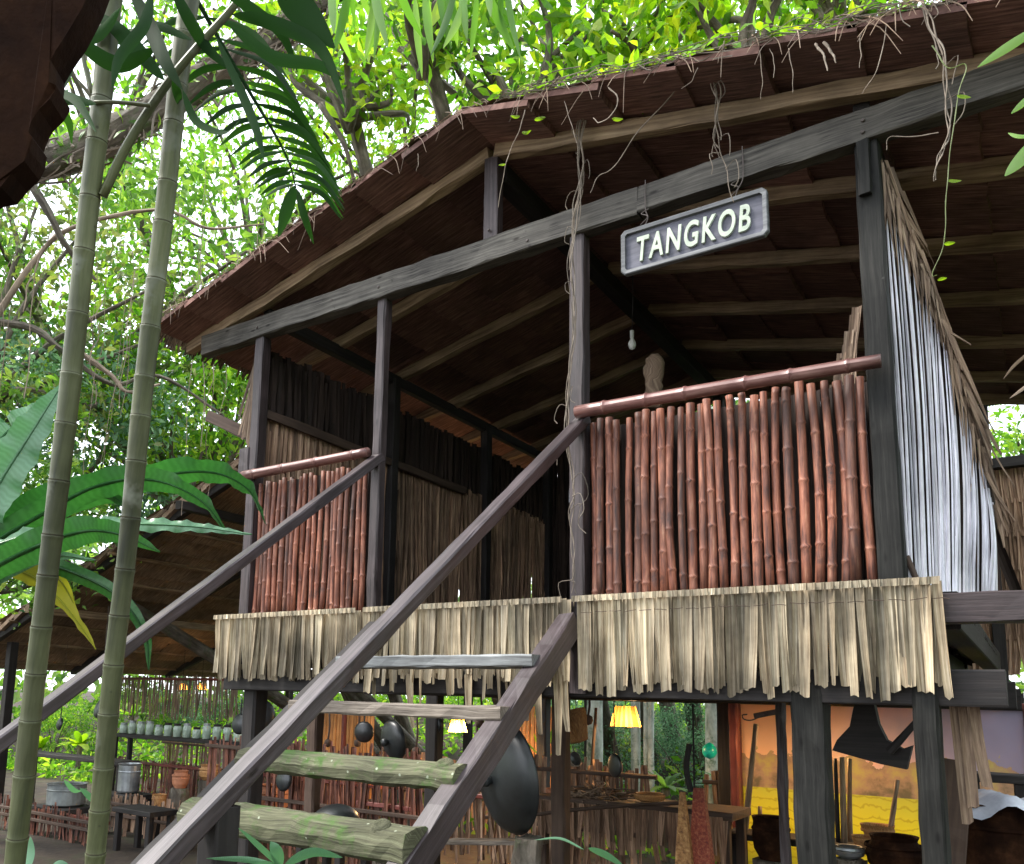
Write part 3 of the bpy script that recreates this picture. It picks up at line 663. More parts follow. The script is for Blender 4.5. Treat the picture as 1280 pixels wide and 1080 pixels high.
# hanging aerial roots on the jungle side
def lianas(b):
    for i in range(34):
        x=U(-20,340); p=at(x,U(180,420),D=U(7,9.5)); L=U(.6,2.2); pts=[p]; 
        for k in range(6): pts.append(pts[-1]+V((G(0,.03),G(0,.03),-L/6)))
        tube(b,spline(pts,3),U(.002,.005),4)
b=MB(); lianas(b); b.build('hanging_lianas',M['liana'],kind='stuff',label='fine tan lianas hanging in the jungle at left',cat='lianas')
# ---------------------------------------------------------------- neighbour hut, left
nh=thing('thatched_kitchen_hut','lower brown thatched hut with wide sloping eaves standing beyond the fern','hut',(-5,4,GZ))
NK=.355; NX=-4.2; NZ=2.22
def zn(x): return NZ-NK*abs(x)
def slope(x1,s_,mat,rows):
    part('thatch_slope',mat,lambda b:thatch(b,(NX+s_*x1,2.2,zn(x1)),(0,6.5,0),(-s_*x1,0,NK*x1),rows,1.2,th=.045,step=.05),nh)
slope(6.6,-1,'thatch_brown',19); slope(1.2,1,'thatch_brown',3)
def cov(b):
    vs=[(NX-x,2.2+y,zn(x)+.07+G(0,.02)) for x in [6.6*i/20 for i in range(21)] for y in [6.5*j/20 for j in range(21)]]
    b.add(vs,[(i*21+j,(i+1)*21+j,(i+1)*21+j+1,i*21+j+1) for i in range(20) for j in range(20)])
part('thatch_top','thatch_brown',cov,nh)
for y in (2.3,4.2,6.1,8.0):
    part('rafter','black',lambda b:beam(b,(NX,y,zn(0)-.09),(NX-6.6,y,zn(6.6)-.09),.08,.09,n=8),nh)
part('purlin','rafter',lambda b:beam(b,(NX-4.2,2.0,zn(4.2)-.19),(NX-4.2,8.6,zn(4.2)-.19),.09,.1,n=8),nh)
for xo in (.5,1.9,2.7,3.4,4.9,5.6,6.3):
    part('batten','rafter',lambda b:beam(b,(NX-xo,2.15,zn(xo)-.075),(NX-xo,8.6,zn(xo)-.075),.035,.035,n=10,jit=.006),nh)
part('purlin','black',lambda b:beam(b,(NX-1.2,2.0,zn(1.2)-.19),(NX-1.2,8.6,zn(1.2)-.19),.09,.1,n=8),nh)
part('cross_beam','rustic',lambda b:beam(b,(NX-6.2,8.1,-.3),(NX+1,8.1,-.3),.1,.12,n=8),nh)
for x,y in ((-5.4,8.1),(-9.6,8.1),(-9.6,2.5),(-3.2,8.1)): part('post','black',lambda b:sweep(b,lin((x,y,GZ),(x,y,zn(x-NX)-.15),8),rect(.12,.12),upv=(0,1,0)),nh)
def straw(b):
    for i in range(90):
        x=U(0,6.4); a=V((NX-x,2.18,zn(x)+.02)); tube(b,lin(a,a+V((U(-.3,.1),-.03,-U(.02,.14))),2),.005,4)
part('loose_thatch','dry',straw,nh)
# right neighbour hut
rh=thing('leaf_walled_hut','brown leaf walled hut seen at the right edge behind the pale rib screen','hut',(3.4,5.4,GZ))
p0=at(1236,585,Y=5.5); 
def rwall(b):
    for r_ in range(6):
        z=p0.z-.32*r_
        for i in range(66): strip(b,(p0.x-.38*(r_>0)+.06*i,5.5-.01*r_,z),(G(0,.03),-.04,-1),(1,0,0),.36,.09,rows=2,taper=.95)  # lower rows extended left, added as darkness over the bright gap
part('leaf_wall','wall',rwall,rh)
for x in (p0.x-.02,p0.x+1.2): part('post','black',lambda b:sweep(b,lin((x,5.45,GZ),(x,5.45,p0.z+1.6),6),rect(.1,.1),upv=(0,1,0)),rh)
part('top_plate','black',lambda b:beam(b,(p0.x-.05,5.46,p0.z+.02),(p0.x+3.5,5.46,p0.z+.02),.08,.1),rh)
part('beam','black',lambda b:beam(b,(p0.x-.3,5.3,p0.z+.62),(p0.x+3.5,5.3,p0.z+.62),.1,.12),rh)
# ================================================================ under and around the huts: kitchen and tools
def simple(name,label,cat,mat,fn,group=None,smooth=False):
    b=MB(); fn(b); return b.build(name,M[mat],None,label,cat,group,smooth=smooth)
def fence(label,px0,px1,pyt,pyb,Y,mat,sp=.035,w_=.04,rail='redwood',group=None,name='stick_fence'):
    a=at(px0,pyt,Y=Y);c=at(px1,pyt,Y=Y);zb=at((px0+px1)/2,pyb,Y=Y).z
    t=thing(name,label,'fence',(a.x,Y,zb),group)
    part('stick_panel',mat,lambda b:[strip(b,(a.x+sp*i+G(0,.006),Y+G(0,.008),a.z+U(-.03,.03)),(G(0,.05),0,-1),(1,G(0,.2),0),(a.z-zb)*U(.85,1.05),w_*U(.6,1.2),rows=3,taper=.8) for i in range(int((c.x-a.x)/sp))],t)
    part('rail',rail,lambda b:beam(b,(a.x-.05,Y-.03,a.z-.04),(c.x+.05,Y-.03,a.z-.04),.04,.04,n=6),t); return t
def table(label,px0,px1,py,Y,dep,mat='rustic',th=.05,legs=True,name='wooden_bench',cat='bench',h=None,group=None):
    a=at(px0,py,Y=Y);c=at(px1,py,Y=Y); z=(a.z+c.z)/2
    t=thing(name,label,cat,(a.x,Y,GZ),group)
    part('top',mat,lambda b:beam(b,(a.x,Y+dep/2,z-th/2),(c.x,Y+dep/2,z-th/2),dep,th,n=6),t)
    if legs:
        for x in(a.x+.06,c.x-.06):
            for y in(Y+.05,Y+dep-.05): part('leg',mat,lambda b:sweep(b,lin((x,y,GZ-.04),(x,y,z-th),4),rect(.06,.06),upv=(0,1,0)),t)
    return t,a,c,z
# lower left kitchen
fence('hanging fence of pale sticks under the low hut eave',135,300,845,898,5.0,'dry',group='stick fences of the open kitchen')
fence('red brown stick fence beneath the jar shelf',130,300,945,1010,4.2,'cane',group='stick fences of the open kitchen')
fence('short stick fence low at the left edge below the grey drum',20,140,1003,1056,2.2,'cane',group='stick fences of the open kitchen')
fence('lamplit red brown stick fence behind the first stair steps',285,475,960,1080,4.0,'cane',group='stick fences of the open kitchen')
table('long dark shelf with glass jars at the lower left',138,300,922,3.6,.35,'black',name='jar_shelf',cat='shelf')
p=at(140,922,Y=3.65); q=at(290,922,Y=3.65); zt=at(215,922,Y=3.6).z
JL=['leftmost greenish jar on the dark shelf','second jar from the left on the dark shelf','third jar from the left on the dark shelf','fourth jar from the left on the dark shelf','fifth jar from the left, right of the palm stem, on the dark shelf',
'black lidded jar sixth from the left on the dark shelf','black lidded jar seventh from the left on the dark shelf','steel lidded jar at the middle right of the dark shelf','jar with a black lid fifth from the right on the shelf','steel lidded jar fourth from the right on the shelf',
'jar with a black lid third from the right on the shelf','jar with a black lid next to last on the right of the shelf','rightmost steel lidded jar on the dark shelf']
random.seed(4)
for i in range(13):
    x=p.x+.08+(q.x-p.x-.12)*i/12; h=U(.16,.19) if i%4 else .13; r_=.058
    t=thing('glass_jar',JL[i],'jar',(x,3.78,zt),'glass jars on the dark shelf')
    part('glass','glass',lambda b:lathe(b,(x,3.78,zt+.002),[(.001,0),(r_,.0),(r_,h*.8),(r_*.8,h*.9),(r_*.8,h)],12),t,smooth=True)
    part('lid','black' if i in(5,6,8,10,11) else 'steel',lambda b:lathe(b,(x,3.78,zt+h),[(r_*.85,-.01),(r_*.85,.02),(.001,.021)],12),t)
table('dark counter edge at the far lower left',20,150,945,2.6,.3,'black',legs=True,name='counter',cat='counter')
def pot(label,px,py,Y,r_,h,mat,name='cooking_pot',cat='pot',prof=None,handle=False):
    p=at(px,py,Y=Y); t=thing(name,label,cat,tuple(p))
    pr=prof or [(.001,0),(.9,0),(1,.06),(1,.95),(1.06,1),(1.0,1.01),(.92,.95),(.9,.1)]
    part('body',mat,lambda b:lathe(b,p,[(a*r_,c*h) for a,c in pr],24),t,smooth=False)
    part('rim',mat,lambda b:lathe(b,p+V((0,0,h*.72)),[(r_*1.0,-.01),(r_*1.04,0),(r_*1.0,.012)],24),t)
    return t
def stand(label,px,py,Y,w_,d_):
    """low timber stand whose top passes through the pixel"""
    p=at(px,py,Y=Y); t=thing('timber_stand',label,'stand',(p.x,Y,GZ))
    part('top','black',lambda b:beam(b,(p.x-w_/2,Y,p.z-.03),(p.x+w_/2,Y,p.z-.03),d_,.055,n=5),t)
    for sx in(-1,1):
        for sy in(-1,1): part('leg','black',lambda b:sweep(b,lin((p.x+sx*(w_/2-.05),Y+sy*(d_/2-.05),GZ-.04),(p.x+sx*(w_/2-.05),Y+sy*(d_/2-.05),p.z-.05),4),rect(.06,.06),upv=(0,1,0)),t)
    return t
pot('tall dull steel pot between the palm stem and the stair rail',160,990,2.6,.13,.34,'steel'); stand('timber stand under the tall steel pot',160,991,2.6,.6,.4)
pot('squat grey drum at the lower left behind the palm stems',82,1006,1.8,.21,.24,'concrete',name='grey_drum',cat='drum'); stand('timber stand carrying the squat grey drum',82,1007,1.8,.7,.5)
table('small dark bench with a shelf beside the right palm stem',140,188,1012,1.6,.35,'black')
pot('small wicker jar in front of the stick fence',198,1012,2.4,.08,.17,'woven',name='wicker_jar',cat='jar'); stand('timber stand under the small wicker jar',198,1013,2.4,.3,.3)
pot('round terracotta pot under the stair',340,1015,3.0,.2,.3,'clay',prof=[(.001,0),(.5,.0),(.85,.2),(1,.5),(.85,.8),(.6,.92),(.7,1),(.6,.98)],name='clay_pot'); stand('timber stand under the round terracotta pot',340,1016,3.0,.5,.45)
def gcover(b):
    for i in range(16000):
        x=U(-16,6); y=5.0+11*rnd()**1.3
        if -11<x<-3.4 and y<8.9 and rnd()<.75: continue
        z=terr(x,y)+abs(G(0,.16)); leaf(b,V((x,y,z)),rdir(.2),rdir(.8),U(.1,.24),U(.05,.1))
b=MB(); gcover(b); b.build('ground_cover',M['leafA'],kind='stuff',label='low bright green ground cover on the slope beyond the huts',cat='ground cover')
def lowfence(label,x0,x1,Y,z0,z1,mat,sp=.035):
    t=thing('stick_fence',label,'fence',(x0,Y,z0),'stick fences of the open kitchen')
    part('stick_panel',mat,lambda b:[strip(b,(x0+sp*i+G(0,.008),Y+G(0,.01),z1+U(-.06,.06)),(G(0,.06),0,-1),(1,G(0,.3),0),(z1-z0)*U(.9,1.02),sp*U(.6,1.4),rows=3,taper=.85) for i in range(int((x1-x0)/sp))],t)
    for z in (z1-.08,(z0+z1)/2): part('rail','rustic',lambda b:beam(b,(x0-.04,Y-.03,z),(x1+.04,Y-.03,z),.035,.035,n=6),t)
lowfence('long brown stick fence closing the kitchen behind the benches',-9.5,-1.5,5.2,GZ,-1.25,'wall',.05)
lowfence('dark red stick fence behind the drum and the steel pot',-5.0,-2.1,2.35,GZ,-.98,'cane',.04)
lowfence('brown leaf fence low behind the upturned wok',-1.75,-.2,2.9,GZ,-1.0,'wall',.04)
lowfence('brown stick fence behind the skirted bench',-.3,1.1,4.6,GZ,-1.15,'wall',.045)
xa=at(-30,1010,Y=1.5).x;xb=at(122,1010,Y=1.5).x
lowfence('red brown cane fence below the squat grey drum',xa,xb,1.5,GZ,at(80,1012,Y=1.5).z,'cane',.03)
xa=at(122,1010,Y=2.15).x;xb=at(330,1010,Y=2.15).x
lowfence('dark cane fence beneath the steel pot and the dark bench',xa,xb,2.15,GZ,at(180,1000,Y=2.15).z,'wall',.035)
# pans, ladles and tools hanging in the dark of the kitchen
random.seed(77)
for k,(px,py,Y,l) in enumerate(((300,905,2.4,'left round black pan under the skirt corner'),(455,915,2.6,'small black pan left of the hanging wok'),(545,905,2.2,'black pan hanging right of the hanging wok'),(355,975,2.2,'black pan hanging above the clay pot'),(75,905,3.4,'round black pan hanging at far left under the low eave'))):
    p=at(px,py,Y=Y); r_=U(.08,.12); t=thing('hanging_pan',l,'pan',tuple(p),'small pans hanging in the kitchen')
    part('pan','iron',lambda b:lathe(b,p,[(.001,-.03),(r_*.8,-.025),(r_,0),(r_*.97,.004),(r_*.78,-.02),(.001,-.024)],20,axis=(U(-.4,.4),.9,U(-.2,.2))),t,smooth=True)
    part('handle','iron',lambda b:tube(b,[p+V((0,0,r_*.9)),p+V((.01,0,r_*.9+.16))],.008,6),t)
    part('cord','wire',lambda b:tube(b,[p+V((.01,0,r_*.9+.16)),V((p.x+.01,p.y,-.2 if px>260 else .3))],.003,4),t)
for k,(px,py,Y,L_,l) in enumerate(((410,925,3.0,.3,'curved wooden sickle handle hanging before the orange screen'),(447,925,3.2,.34,'dark wooden ladle hanging before the orange screen'),(520,935,2.8,.3,'wooden ladle hanging behind the hanging leaf strips'),(600,900,2.6,.26,'short wooden ladle hanging left of the largest wok'),(735,895,2.6,.2,'wooden spoon hanging near the tilted basket'),(1005,930,2.2,.2,'wooden spoon hanging just left of the thick stilt'))):
    p=at(px,py,Y=Y); t=thing('wooden_ladle',l,'ladle',tuple(p),'ladles and handles hanging in the kitchen')
    part('handle','rustic',lambda b:tube(b,spline([p+V((0,0,L_)),p+V((.015,0,L_*.5)),p],4),.011,6),t,smooth=True)
    part('bowl','rustic',lambda b:lathe(b,p+V((0,0,-.035)),[(.001,-.04),(.03,-.03),(.042,0),(.036,.03),(.012,.045)],12),t,smooth=True)
# hanging lamps that are lit
def lamp(label,px,py,Y,r_,h,pw,top,lab2=None):
    p=at(px,py,Y=Y); t=thing('hanging_lamp',label,'lamp',tuple(p),'lit lamps under the huts')
    sh,tt,o=nodes('lamp_shade'); tr=tt.nodes.new('ShaderNodeBsdfTranslucent'); tr.inputs[0].default_value=(.55,.34,.09,1)
    df=tt.nodes.new('ShaderNodeBsdfDiffuse'); df.inputs[0].default_value=(.4,.22,.06,1); mx=tt.nodes.new('ShaderNodeMixShader'); mx.inputs[0].default_value=.6
    gg=tt.nodes.new('ShaderNodeNewGeometry'); rr_=ramp(tt,[(.1,.05,.012),(.6,.36,.1)]); tt.links.new(gg.outputs['Random Per Island'],rr_.inputs[0]); tt.links.new(rr_.outputs[0],df.inputs[0]); tt.links.new(rr_.outputs[0],tr.inputs[0]); tt.links.new(df.outputs[0],mx.inputs[1]);tt.links.new(tr.outputs[0],mx.inputs[2]);tt.links.new(mx.outputs[0],o.inputs[0])
    def fn(b):
        n=34
        for i in range(n):
            a=2*math.pi*i/n; d=V((math.cos(a),math.sin(a),0)); s_=V((-d.y,d.x,0)); w1=math.pi*r_/n*1.02;w0=w1*.66
            T_=p+d*r_*.66+V((0,0,h));B_=p+d*r_; vs=[T_-s_*w0,T_+s_*w0,B_+s_*w1,B_-s_*w1,T_+d*.004,B_+d*.006]
            b.add(vs,[(0,4,5,3),(4,1,2,5)])
    part('lamp_shade',sh,fn,t)
    part('bulb',emis('lit_bulb',(1,.72,.36),14),lambda b:lathe(b,p+V((0,0,h*.25)),[(.001,0),(.02,.01),(.03,.035),(.022,.06),(.01,.08)],12),t,smooth=True)
    part('cord','black',lambda b:tube(b,[p+V((0,0,h*.5)),V((p.x,p.y,top))],.004,5),t)
    l=bpy.data.lights.new('lamp_light','POINT'); l.energy=pw; l.color=(1,.6,.26); l.shadow_soft_size=.03
    lo=bpy.data.objects.new('lamp_light',l); COL.objects.link(lo); lo.parent=t; lo.location=(0,0,h*.12)
lamp('glowing woven lamp shade hanging in front of the garden under the hut',782,908,3.0,.125,.17,11,-.28)
lamp('glowing lamp half hidden behind the right end of the split brown tread',572,915,3.9,.1,.13,60,-.28)
lamp('small glowing lamp under the left hut eave',228,862,5.2,.08,.1,6,.2)
lamp('second glowing lamp under the left hut eave nearer the skirt',252,862,5.3,.08,.1,6,.2)
# slatted timber screens, warm lamplight put into their orange colour
def osc(b,px0,px1,pt,pb,Y):
    a=at(px0,pt,Y=Y);c=at(px1,pt,Y=Y);zb=at(px0,pb,Y=Y).z; x=a.x
    while x<c.x: beam(b,(x,Y,a.z),(x,Y,zb),.05,.02,n=3,upv=(0,1,0)); x+=.058
simple('timber_screen','slatted timber screen painted in orange lamplight behind the upper stair treads','screen','orange',lambda b:osc(b,400,470,880,1010,4.6))
simple('timber_screen','narrow slatted screen painted in orange lamplight beside the big wok','screen','orange',lambda b:osc(b,640,700,882,1010,5.2))
simple('plank_post','narrow deep red post standing between the glowing slats','post','redwood',lambda b:sweep(b,lin(at(431,882,Y=4.4),V((at(431,882,Y=4.4).x,4.4,GZ)),6),rect(.05,.05),upv=(0,1,0)))
# woks
def wok(label,px,py,Y,r_,axis,mat='iron',dep=.32,group='black iron woks under the hut',hang=None,knob=True):
    p=at(px,py,Y=Y); t=thing('iron_wok',label,'wok',tuple(p),group); ax=V(axis).normalized()
    pr=[(r_*math.sin(a),-r_*dep*math.cos(a)*1.2) for a in [i/9*math.pi/2 for i in range(10)]]+[(r_*1.03,.008),(r_*.97,.012)]+[(r_*.96*math.sin(a),-r_*dep*math.cos(a)*1.2+.008) for a in [(8-i)/9*math.pi/2 for i in range(9)]]
    part('bowl',mat,lambda b:lathe(b,p,pr,32,axis=ax),t,smooth=True)
    if knob: part('handle',mat,lambda b:lathe(b,p-ax*r_*dep*1.25,[(.001,-.05),(.03,-.045),(.034,-.02),(.02,0),(.018,.02)],14,axis=ax),t,smooth=True)
    if hang: part('hook','wire',lambda b:tube(b,[p+V((0,0,r_*.95)),V((p.x,p.y,hang))],.005,5),t)
    return t
wok('largest black wok hanging edge-up below the right stringer',636,972,.25,.3,(.45,.75,.1),hang=-.32)
wok('black wok hanging behind the split brown tread',492,925,1.6,.16,(.3,.9,.2),hang=-.3)
wok('upturned black wok resting between the two mossy steps',418,1030,1.2,.2,(0,.3,-1),dep=.6,knob=False); stand('timber stand under the upturned wok',418,1033,1.2,.5,.4)
wok('black wok hung at the left behind the stair rail',322,895,3.0,.2,(-.6,.8,0),hang=-.1)
wok('black pan hanging from the low eave beside the right palm stem',125,885,2.6,.13,(.2,.9,-.3),hang=.6,knob=False)
wok('small oval black pan hanging in front of the garden',768,957,2.2,.088,(.55,.8,0),dep=.15,knob=False,hang=-.3)
# bench with leaf skirt in the middle
t,a,c,z=table('long work bench with a brown leaf skirt under the hut centre',668,915,1004,2.0,.45,'rustic',name='skirted_bench')
part('leaf_skirt','wall',lambda b:[strip(b,(a.x+.03*i,1.97+G(0,.01),z-.03),(G(0,.04),0,-1),(1,G(0,.2),0),U(.2,.34),.05,rows=3,taper=.6) for i in range(int((c.x-a.x)/.03))],t)
random.seed(9)
p=at(748,1003,Y=2.2)
simple('fibre_heap','heap of brown coconut fibre on the skirted bench','fibre','dry',lambda b:[tube(b,spline([p+V((G(0,.11),G(0,.07),abs(G(0,.05)))) for k in range(3)],3),.006,4) for i in range(300)])
fence('brown leaf fence across the lower middle behind the big wok',560,700,985,1080,2.6,'wall',group='stick fences of the open kitchen')
fence('pale cut stick bundle fence between the mossy steps',455,520,998,1035,2.4,'dry',group='stick fences of the open kitchen')
simple('long_pole','thin dark pole lying across the front of the skirted bench','pole','rustic',lambda b:tube(b,spline([at(655,1020,Y=1.7),at(720,1012,Y=1.75),at(800,1006,Y=1.8),at(870,1003,Y=1.8)],5),.014,7),smooth=True)
# hanging baskets etc
p=at(724,925,Y=1.5)
simple('hanging_basket','dark brown woven basket tilted on a cord beside the middle stilt','basket','woven',lambda b:lathe(b,p,[(.001,-.02),(.06,-.01),(.1,.15),(.105,.2),(.095,.19),(.05,0)],16,axis=(-.35,0,1)))
p=at(716,950,Y=1.6)
simple('metal_scoop','small grey metal scoop hanging under the tilted basket','scoop','steel',lambda b:lathe(b,p,[(.001,-.03),(.04,-.02),(.055,.03),(.05,.03)],14,axis=(.8,-.3,.3)))
p=at(887,938,Y=3.2)
simple('teal_float','small teal plastic float hanging before the garden','float','teal',lambda b:lathe(b,p,[(.001,-.07),(.04,-.055),(.06,-.02),(.055,.02),(.03,.05),(.005,.065)],16),smooth=True)
def wedge(label,px,py0,py1,Y,wt,wb,mat):
    T_=at(px,py0,Y=Y); zb=at(px,py1,Y=Y).z
    prof=[(-1,-.6),(1,-.6),(1,.6),(-1,.6)]
    simple('tall_woven_carrier',label,'basket',mat,lambda b:sweep(b,lin((T_.x+.01,Y,zb),(T_.x,Y,T_.z),6),[(a*.5,c*.5) for a,c in prof],sc=[wb+(wt-wb)*i/6 for i in range(7)],upv=(0,1,0)),group='tall woven carriers')
wedge('tall tapering tan woven carrier leaning at the skirted bench',853,990,1120,1.2,.03,.13,'woven'); wedge('tall tapering red woven carrier beside the tan one',874,985,1120,1.25,.06,.16,'wovenred')
simple('rope_with_hook','thin dark cord with a wooden hook hanging beside the red carrier','cord','black',lambda b:(tube(b,lin(at(866,880,Y=1.3),at(868,990,Y=1.3),4),.006,5),tube(b,spline([at(862,930,Y=1.3),at(858,960,Y=1.3),at(864,990,Y=1.3)],4),.018,7)))
p=at(895,1062,Y=2.6)
pot('dark brown basket bin right of the red carrier',895,1075,2.5,.12,.33,'woven',name='basket_bin',cat='basket',prof=[(.001,0),(.6,0),(1,1),(1.05,1.01),(.95,.98),(.6,.1)])
# plough silhouette
def plough(b):
    Y=.55; q=lambda x,y:at(x,y,Y=Y)
    pts=[(1068,878),(1092,878),(1098,905),(1108,925),(1128,936),(1140,932),(1133,962),(1100,955),(1040,938),(1046,925),(1062,908)]
    P=[q(*v) for v in pts]; n=len(P); b.add([tuple(v) for v in P]+[(v.x,v.y+.07,v.z) for v in P],[tuple(range(n)),tuple(range(2*n-1,n-1,-1))]+[(i,(i+1)%n,n+(i+1)%n,n+i)[::-1] for i in range(n)])
simple('wooden_plough','black wooden plough foot hanging from the beam before the mural','plough','black',plough)
simple('slanted_brace','short black brace between the plough and the right stilt','brace','black',lambda b:beam(b,at(1112,940,Y=.5),at(1150,898,Y=.5),.04,.03,n=3))
# mural of a rice field at dusk
Y=4.0; a=at(925,880,Y=Y); c=at(1285,880,Y=Y); zb=at(1100,1110,Y=Y).z
mu=thing('landscape_mural','large printed backdrop of a yellow rice field under a peach and violet sky','mural',(a.x,Y,zb))
mm,t_,o=nodes('mural_print'); Lk=t_.links.new
tcn=t_.nodes.new('ShaderNodeTexCoord'); sp=t_.nodes.new('ShaderNodeSeparateXYZ'); Lk(tcn.outputs['Object'],sp.inputs[0])
def mth(op,x,y=None,z=None):
    n=t_.nodes.new('ShaderNodeMath'); n.operation=op
    for i,v in enumerate((x,y,z)):
        if v is None: continue
        if isinstance(v,(int,float)): n.inputs[i].default_value=v
        else: Lk(v,n.inputs[i])
    return n.outputs[0]
Hh=a.z-zb; Wd=c.x-a.x
zf=mth('DIVIDE',sp.outputs[2],Hh); xf=mth('DIVIDE',sp.outputs[0],Wd)
nz=noise(t_,tcn.outputs['Object'],6,5,.6).outputs[0]; nz2=noise(t_,tcn.outputs['Object'],2.2,3).outputs[0]
skyr=ramp(t_,[(.95,.55,.3),(.95,.6,.42),(.75,.5,.5),(.4,.33,.45),(.3,.27,.4)],.15,.95); Lk(mth('ADD',xf,mth('MULTIPLY',mth('SUBTRACT',nz2,.5),.5)),skyr.inputs[0])
fr=ramp(t_,[(.35,.4,.01),(.75,.7,.02),(.9,.82,.03),(.6,.6,.05)],.0,.5); Lk(zf,fr.inputs[0])
wv=t_.nodes.new('ShaderNodeTexWave'); wv.bands_direction='Z'; wv.inputs['Scale'].default_value=4; wv.inputs['Distortion'].default_value=5; wv.inputs['Detail'].default_value=3; wv.inputs['Detail Scale'].default_value=2.5; Lk(tcn.outputs['Object'],wv.inputs['Vector'])
wr=ramp(t_,[(.78,.72,.5),(1,1,1)],.0,.16); Lk(wv.outputs['Fac'],wr.inputs[0])
field=mixc(t_,1.0,fr.outputs[0],wr.outputs[0],'MULTIPLY')
tr_=ramp(t_,[(.16,.13,.07),(.42,.27,.17),(.5,.42,.12)],.35,.65); Lk(nz,tr_.inputs[0])
hz=mth('ADD',.7,mth('MULTIPLY',mth('SUBTRACT',nz,.5),.45))
isf=mth('LESS_THAN',zf,.5); ist=mth('LESS_THAN',zf,hz)
cc=mixc(t_,ist,skyr.outputs[0],tr_.outputs[0]); cc=mixc(t_,isf,cc,field)
bs=t_.nodes.new('ShaderNodeBsdfPrincipled'); bs.inputs['Roughness'].default_value=.5; Lk(cc,bs.inputs['Base Color']); Lk(bs.outputs[0],o.inputs[0])
part('printed_sheet',mm,lambda b:b.add([(a.x,Y,zb),(c.x,Y,zb),(c.x,Y,a.z),(a.x,Y,a.z),(a.x,Y+.02,zb),(c.x,Y+.02,zb),(c.x,Y+.02,a.z),(a.x,Y+.02,a.z)],[(0,1,2,3),(7,6,5,4),(0,4,5,1),(3,2,6,7),(0,3,7,4),(1,5,6,2)]),mu)
part('frame','redwood',lambda b:(beam(b,(a.x-.03,Y-.02,zb),(a.x-.03,Y-.02,a.z+.03),.07,.05,upv=(0,1,0)),beam(b,(c.x,Y-.02,zb),(c.x,Y-.02,a.z+.03),.07,.05,upv=(0,1,0)),beam(b,(a.x,Y-.02,a.z+.03),(c.x,Y-.02,a.z+.03),.05,.05)),mu)
lamp('unseen lamp added to light the field backdrop, hidden by the thick stilt',1018,905,2.9,.1,.13,17,-.28)  # lamp added out of sight to brighten the mural
# things leaning in front of the mural
def pole(label,x0,y0,x1,y1,Y,r_,mat='rafter',name='leaning_pole',group='poles leaning before the mural',cat='pole'):
    simple(name,label,cat,mat,lambda b:tube(b,lin(at(x0,y0,Y=Y),at(x1,y1,Y=Y),6),[r_*k for k in(.8,.85,.9,1,1,1.1,1.1)],8,jit=.001),group,smooth=True)
pole('thick brown pole leaning left of the thick stilt',945,905,930,1050,2.6,.022)
pole('dark pole third in the bundle right of the thick stilt',1044,948,1048,1062,2.6,.014,'black')
pole('red brown pole first in the bundle right of the thick stilt',1052,946,1056,1064,2.6,.02)
pole('tan pole second in the bundle right of the thick stilt',1062,948,1062,1062,2.7,.018)
pole('short brown pestle standing before the yellow field',950,1008,950,1052,2.7,.018)
pole('slanted tan paddle handle before the yellow field',1122,975,1112,1045,2.6,.016,'dry')
table('dark bench under the leaning poles before the mural',905,1150,1052,2.5,.3,'black')
pot('woven basket nearer the thick stilt on the dark bench',1082,1060,2.3,.075,.075,'woven',name='woven_basket',cat='basket',prof=[(.001,0),(.8,0),(1,.9),(1.06,1),(.95,.95),(.7,.1)])
pot('wider open woven basket behind the nearer one',1098,1056,2.55,.1,.13,'woven',name='woven_basket',cat='basket',prof=[(.001,0),(.6,0),(1,.9),(1.06,1),(.95,.95),(.5,.1)])
def lstick(label,x,pt,Y,r_,mat): simple('thin_upright',label,'post',mat,lambda b:sweep(b,lin(at(x,pt,Y=Y),V((at(x,pt,Y=Y).x,Y,GZ)),5),rect(r_,r_),upv=(0,1,0)))
simple('iron_hook','small curled iron hook bracket under the beam before the mural','hook','wire',lambda b:(tube(b,spline([at(955,893,Y=1.2),at(940,900,Y=1.2),at(930,899,Y=1.2),at(928,894,Y=1.2),at(934,893,Y=1.2)],5),.004,5),beam(b,at(943,895,Y=1.25),at(980,888,Y=1.25),.03,.03,n=2)))
# lower right: barrel, board, cloth
t,a,c,z=table('dark shelf board at the lower right edge before the violet sky',1198,1290,968,2.0,.25,'black',name='wall_shelf',cat='shelf')
pot('brown bark barrel at the lower right edge',1262,1110,1.5,.24,.42,'rust',name='bark_barrel',cat='barrel')
def cloth(b):
    p=at(1262,1010,Y=1.45); n=14; vs=[]
    for i in range(n+1):
        for j in range(n+1):
            x=(i/n-.5)*.52;y=(j/n-.5)*.5; r_=math.hypot(x,y); vs.append((p.x+x,p.y+y,p.z+.05-.9*max(0,r_-.2)-.03*math.sin(x*23+y*9)+G(0,.004)))
    b.add(vs,[(i*(n+1)+j,(i+1)*(n+1)+j,(i+1)*(n+1)+j+1,i*(n+1)+j+1) for i in range(n) for j in range(n)])
simple('canvas_cover','crumpled pale grey canvas laid over the barrel at the lower right','cloth','canvas',cloth,smooth=True)
simple('leaning_board','warped brown plank leaning behind the right stilt','plank','rustic',lambda b:beam(b,at(1195,950,Y=1.0),at(1185,1090,Y=1.0),.14,.025,upv=(0,1,0)))
p=at(1220,856,Y=.6)
simple('metal_offcut','small bluish corrugated metal offcut tucked under the floor edge','metal sheet','canvas',lambda b:b.add([(p.x-.1+.02*i,p.y+.012*(i%2),p.z+.06-.006*i) for i in range(9)]+[(p.x-.1+.02*i,p.y+.012*(i%2),p.z-.04-.006*i) for i in range(9)],[(i,i+1,i+10,i+9) for i in range(8)]))
